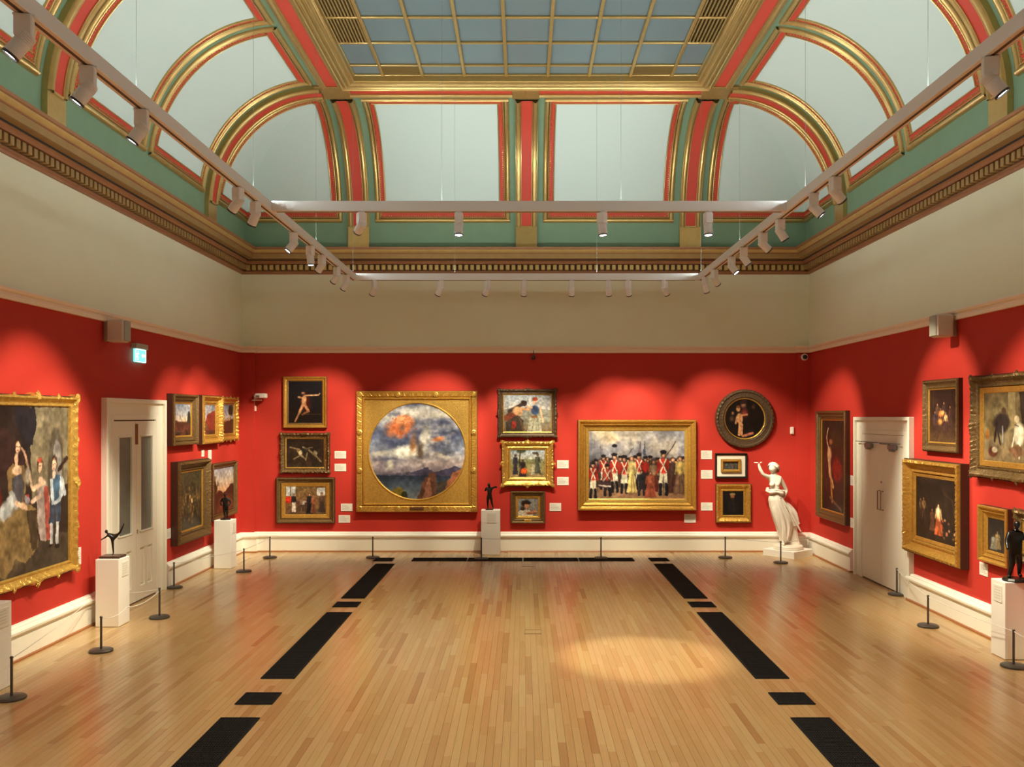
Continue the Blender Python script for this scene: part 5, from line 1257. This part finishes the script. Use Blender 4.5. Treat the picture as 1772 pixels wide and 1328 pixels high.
for xc_, yc_, r in ((600,780,.035),(640,790,.04),(670,810,.035),(620,830,.03),(655,770,.028)):
    b.lathe([(.001,fz(yc_)+r),(r*.8,fz(yc_)+r*.5),(r,fz(yc_)),(r*.7,fz(yc_)-r*.6),(.001,fz(yc_)-r)], 10, c=(fx(xc_), .04))
b.build('flower_cluster', M['marble'], st, smooth=1.2)

# ---- bronzes
def bronze(label, loc, h, joints, edges, base, yaw=0, head=None, rz=0):
    t = thing('bronze_figure', label, 'sculpture', loc, rz)
    b = MB(); bw_, bd, bh, rd = base
    if rd: b.lathe([(.0,.001),(bw_,.001),(bw_*1.02,bh*.4),(bw_*.9,bh),(.0,bh)], 24)
    else: b.bbox(-bw_, bw_, -bd, bd, .001, bh, .004)
    b.build('base', M['bronze_base' if not rd else 'bronze'], t)
    pts = [(x*h, y*h, bh+z*h, r*h*1.22) for x, y, z, r in joints]
    skin('figure', pts, edges, M['bronze'], t)
    if head: head_mesh('head', (head[0]*h, head[1]*h, bh+head[2]*h), .072*h, head[3], M['bronze'], t)
    return t
BE = [(0,1),(1,2),(2,3),(3,4),(4,5),(2,6),(6,7),(7,8),(8,9),(2,10),(10,11),(11,12),(12,13),(0,14),(14,15),(15,16),(16,17),(0,18),(18,19),(19,20),(20,21)]
# order: pelvis, waist, chest, neck, headroot, headmid | armL sh, el, wr, hand | armR sh, el, wr, hand | legL hip,knee,ankle,toe | legR
bronze('small dark bronze of a standing man with bent raised arms, middle plinth', (-.66, 17.64, .87), .50,
  [(0,0,.50,.075),(0,0,.60,.062),(.0,0,.74,.085),(.0,0,.84,.035),(.0,0,.87,.035),(0,-.01,.90,.04),
   (-.10,0,.80,.035),(-.18,-.03,.70,.028),(-.15,-.08,.80,.02),(-.10,-.10,.86,.02), (.10,0,.81,.035),(.22,-.02,.86,.028),(.30,-.08,.84,.02),(.24,-.10,.90,.02),
   (-.06,0,.44,.055),(-.07,-.01,.25,.038),(-.06,.01,.04,.022),(-.06,-.06,.015,.022), (.06,0,.44,.055),(.09,-.01,.25,.038),(.14,.02,.04,.022),(.15,-.05,.015,.022)], BE, (.075,.06,.022,False), head=(-.02,-.03,.94,.5))
bronze('small bronze dancer balancing on one leg with the other kicked high', (-5.34, 11.66, .87), .30,
  [(0,0,.72,.07),(-.05,0,.80,.06),(-.14,0,.88,.08),(-.20,-.02,.94,.035),(-.22,-.03,.97,.035),(-.22,-.03,.99,.04),
   (-.18,-.10,.86,.032),(-.30,-.16,.76,.026),(-.42,-.14,.70,.018),(-.46,-.12,.66,.018), (-.12,.10,.90,.032),(-.02,.2,.86,.026),(.1,.26,.90,.018),(.14,.28,.92,.018),
   (.0,-.03,.66,.055),(.02,-.03,.38,.038),(.03,0,.07,.022),(.0,-.08,.02,.022), (.10,.04,.78,.055),(.30,.06,1.0,.040),(.42,.06,1.26,.024),(.46,.06,1.38,.018)], BE, (.13,.11,.03,False), head=(-.26,-.04,1.03,-.6))
bronze('dark bronze of a standing youth with hand on hip, corner plinth', (-5.33, 16.05, .86), .44,
  [(0,0,.50,.085),(0,0,.60,.075),(-.01,0,.74,.10),(-.01,0,.84,.04),(-.01,0,.87,.038),(-.01,-.01,.90,.045),
   (-.13,0,.80,.042),(-.20,0,.66,.032),(-.14,-.10,.56,.024),(-.08,-.12,.56,.024), (.12,0,.80,.042),(.22,0,.66,.032),(.16,-.08,.54,.024),(.10,-.10,.52,.024),
   (-.05,0,.44,.06),(-.04,-.02,.25,.042),(-.02,.01,.04,.026),(-.03,-.07,.015,.026), (.06,0,.44,.06),(.07,-.01,.25,.042),(.06,.02,.04,.026),(.08,-.05,.015,.026)], BE, (.09,.09,.02,True), head=(-.02,-.02,.96,.2))
bronze('large dark bronze figure striding, cut by the right picture edge', (5.52, 10.05, .86), .62,
  [(0,0,.50,.085),(0,0,.60,.075),(.01,0,.74,.10),(.02,0,.84,.04),(.02,0,.87,.038),(.02,-.01,.90,.045),
   (-.11,0,.80,.042),(-.17,-.04,.66,.032),(-.20,-.12,.56,.024),(-.20,-.16,.54,.024), (.12,0,.80,.042),(.20,.06,.68,.032),(.26,.0,.80,.024),(.28,-.02,.84,.024),
   (-.05,0,.44,.06),(-.08,-.05,.25,.042),(-.10,.01,.04,.026),(-.13,-.06,.015,.026), (.06,0,.44,.06),(.10,.03,.25,.042),(.12,.08,.05,.026),(.13,.02,.02,.026)], BE, (.13,.13,.035,True), head=(.02,-.03,.96,-.4))
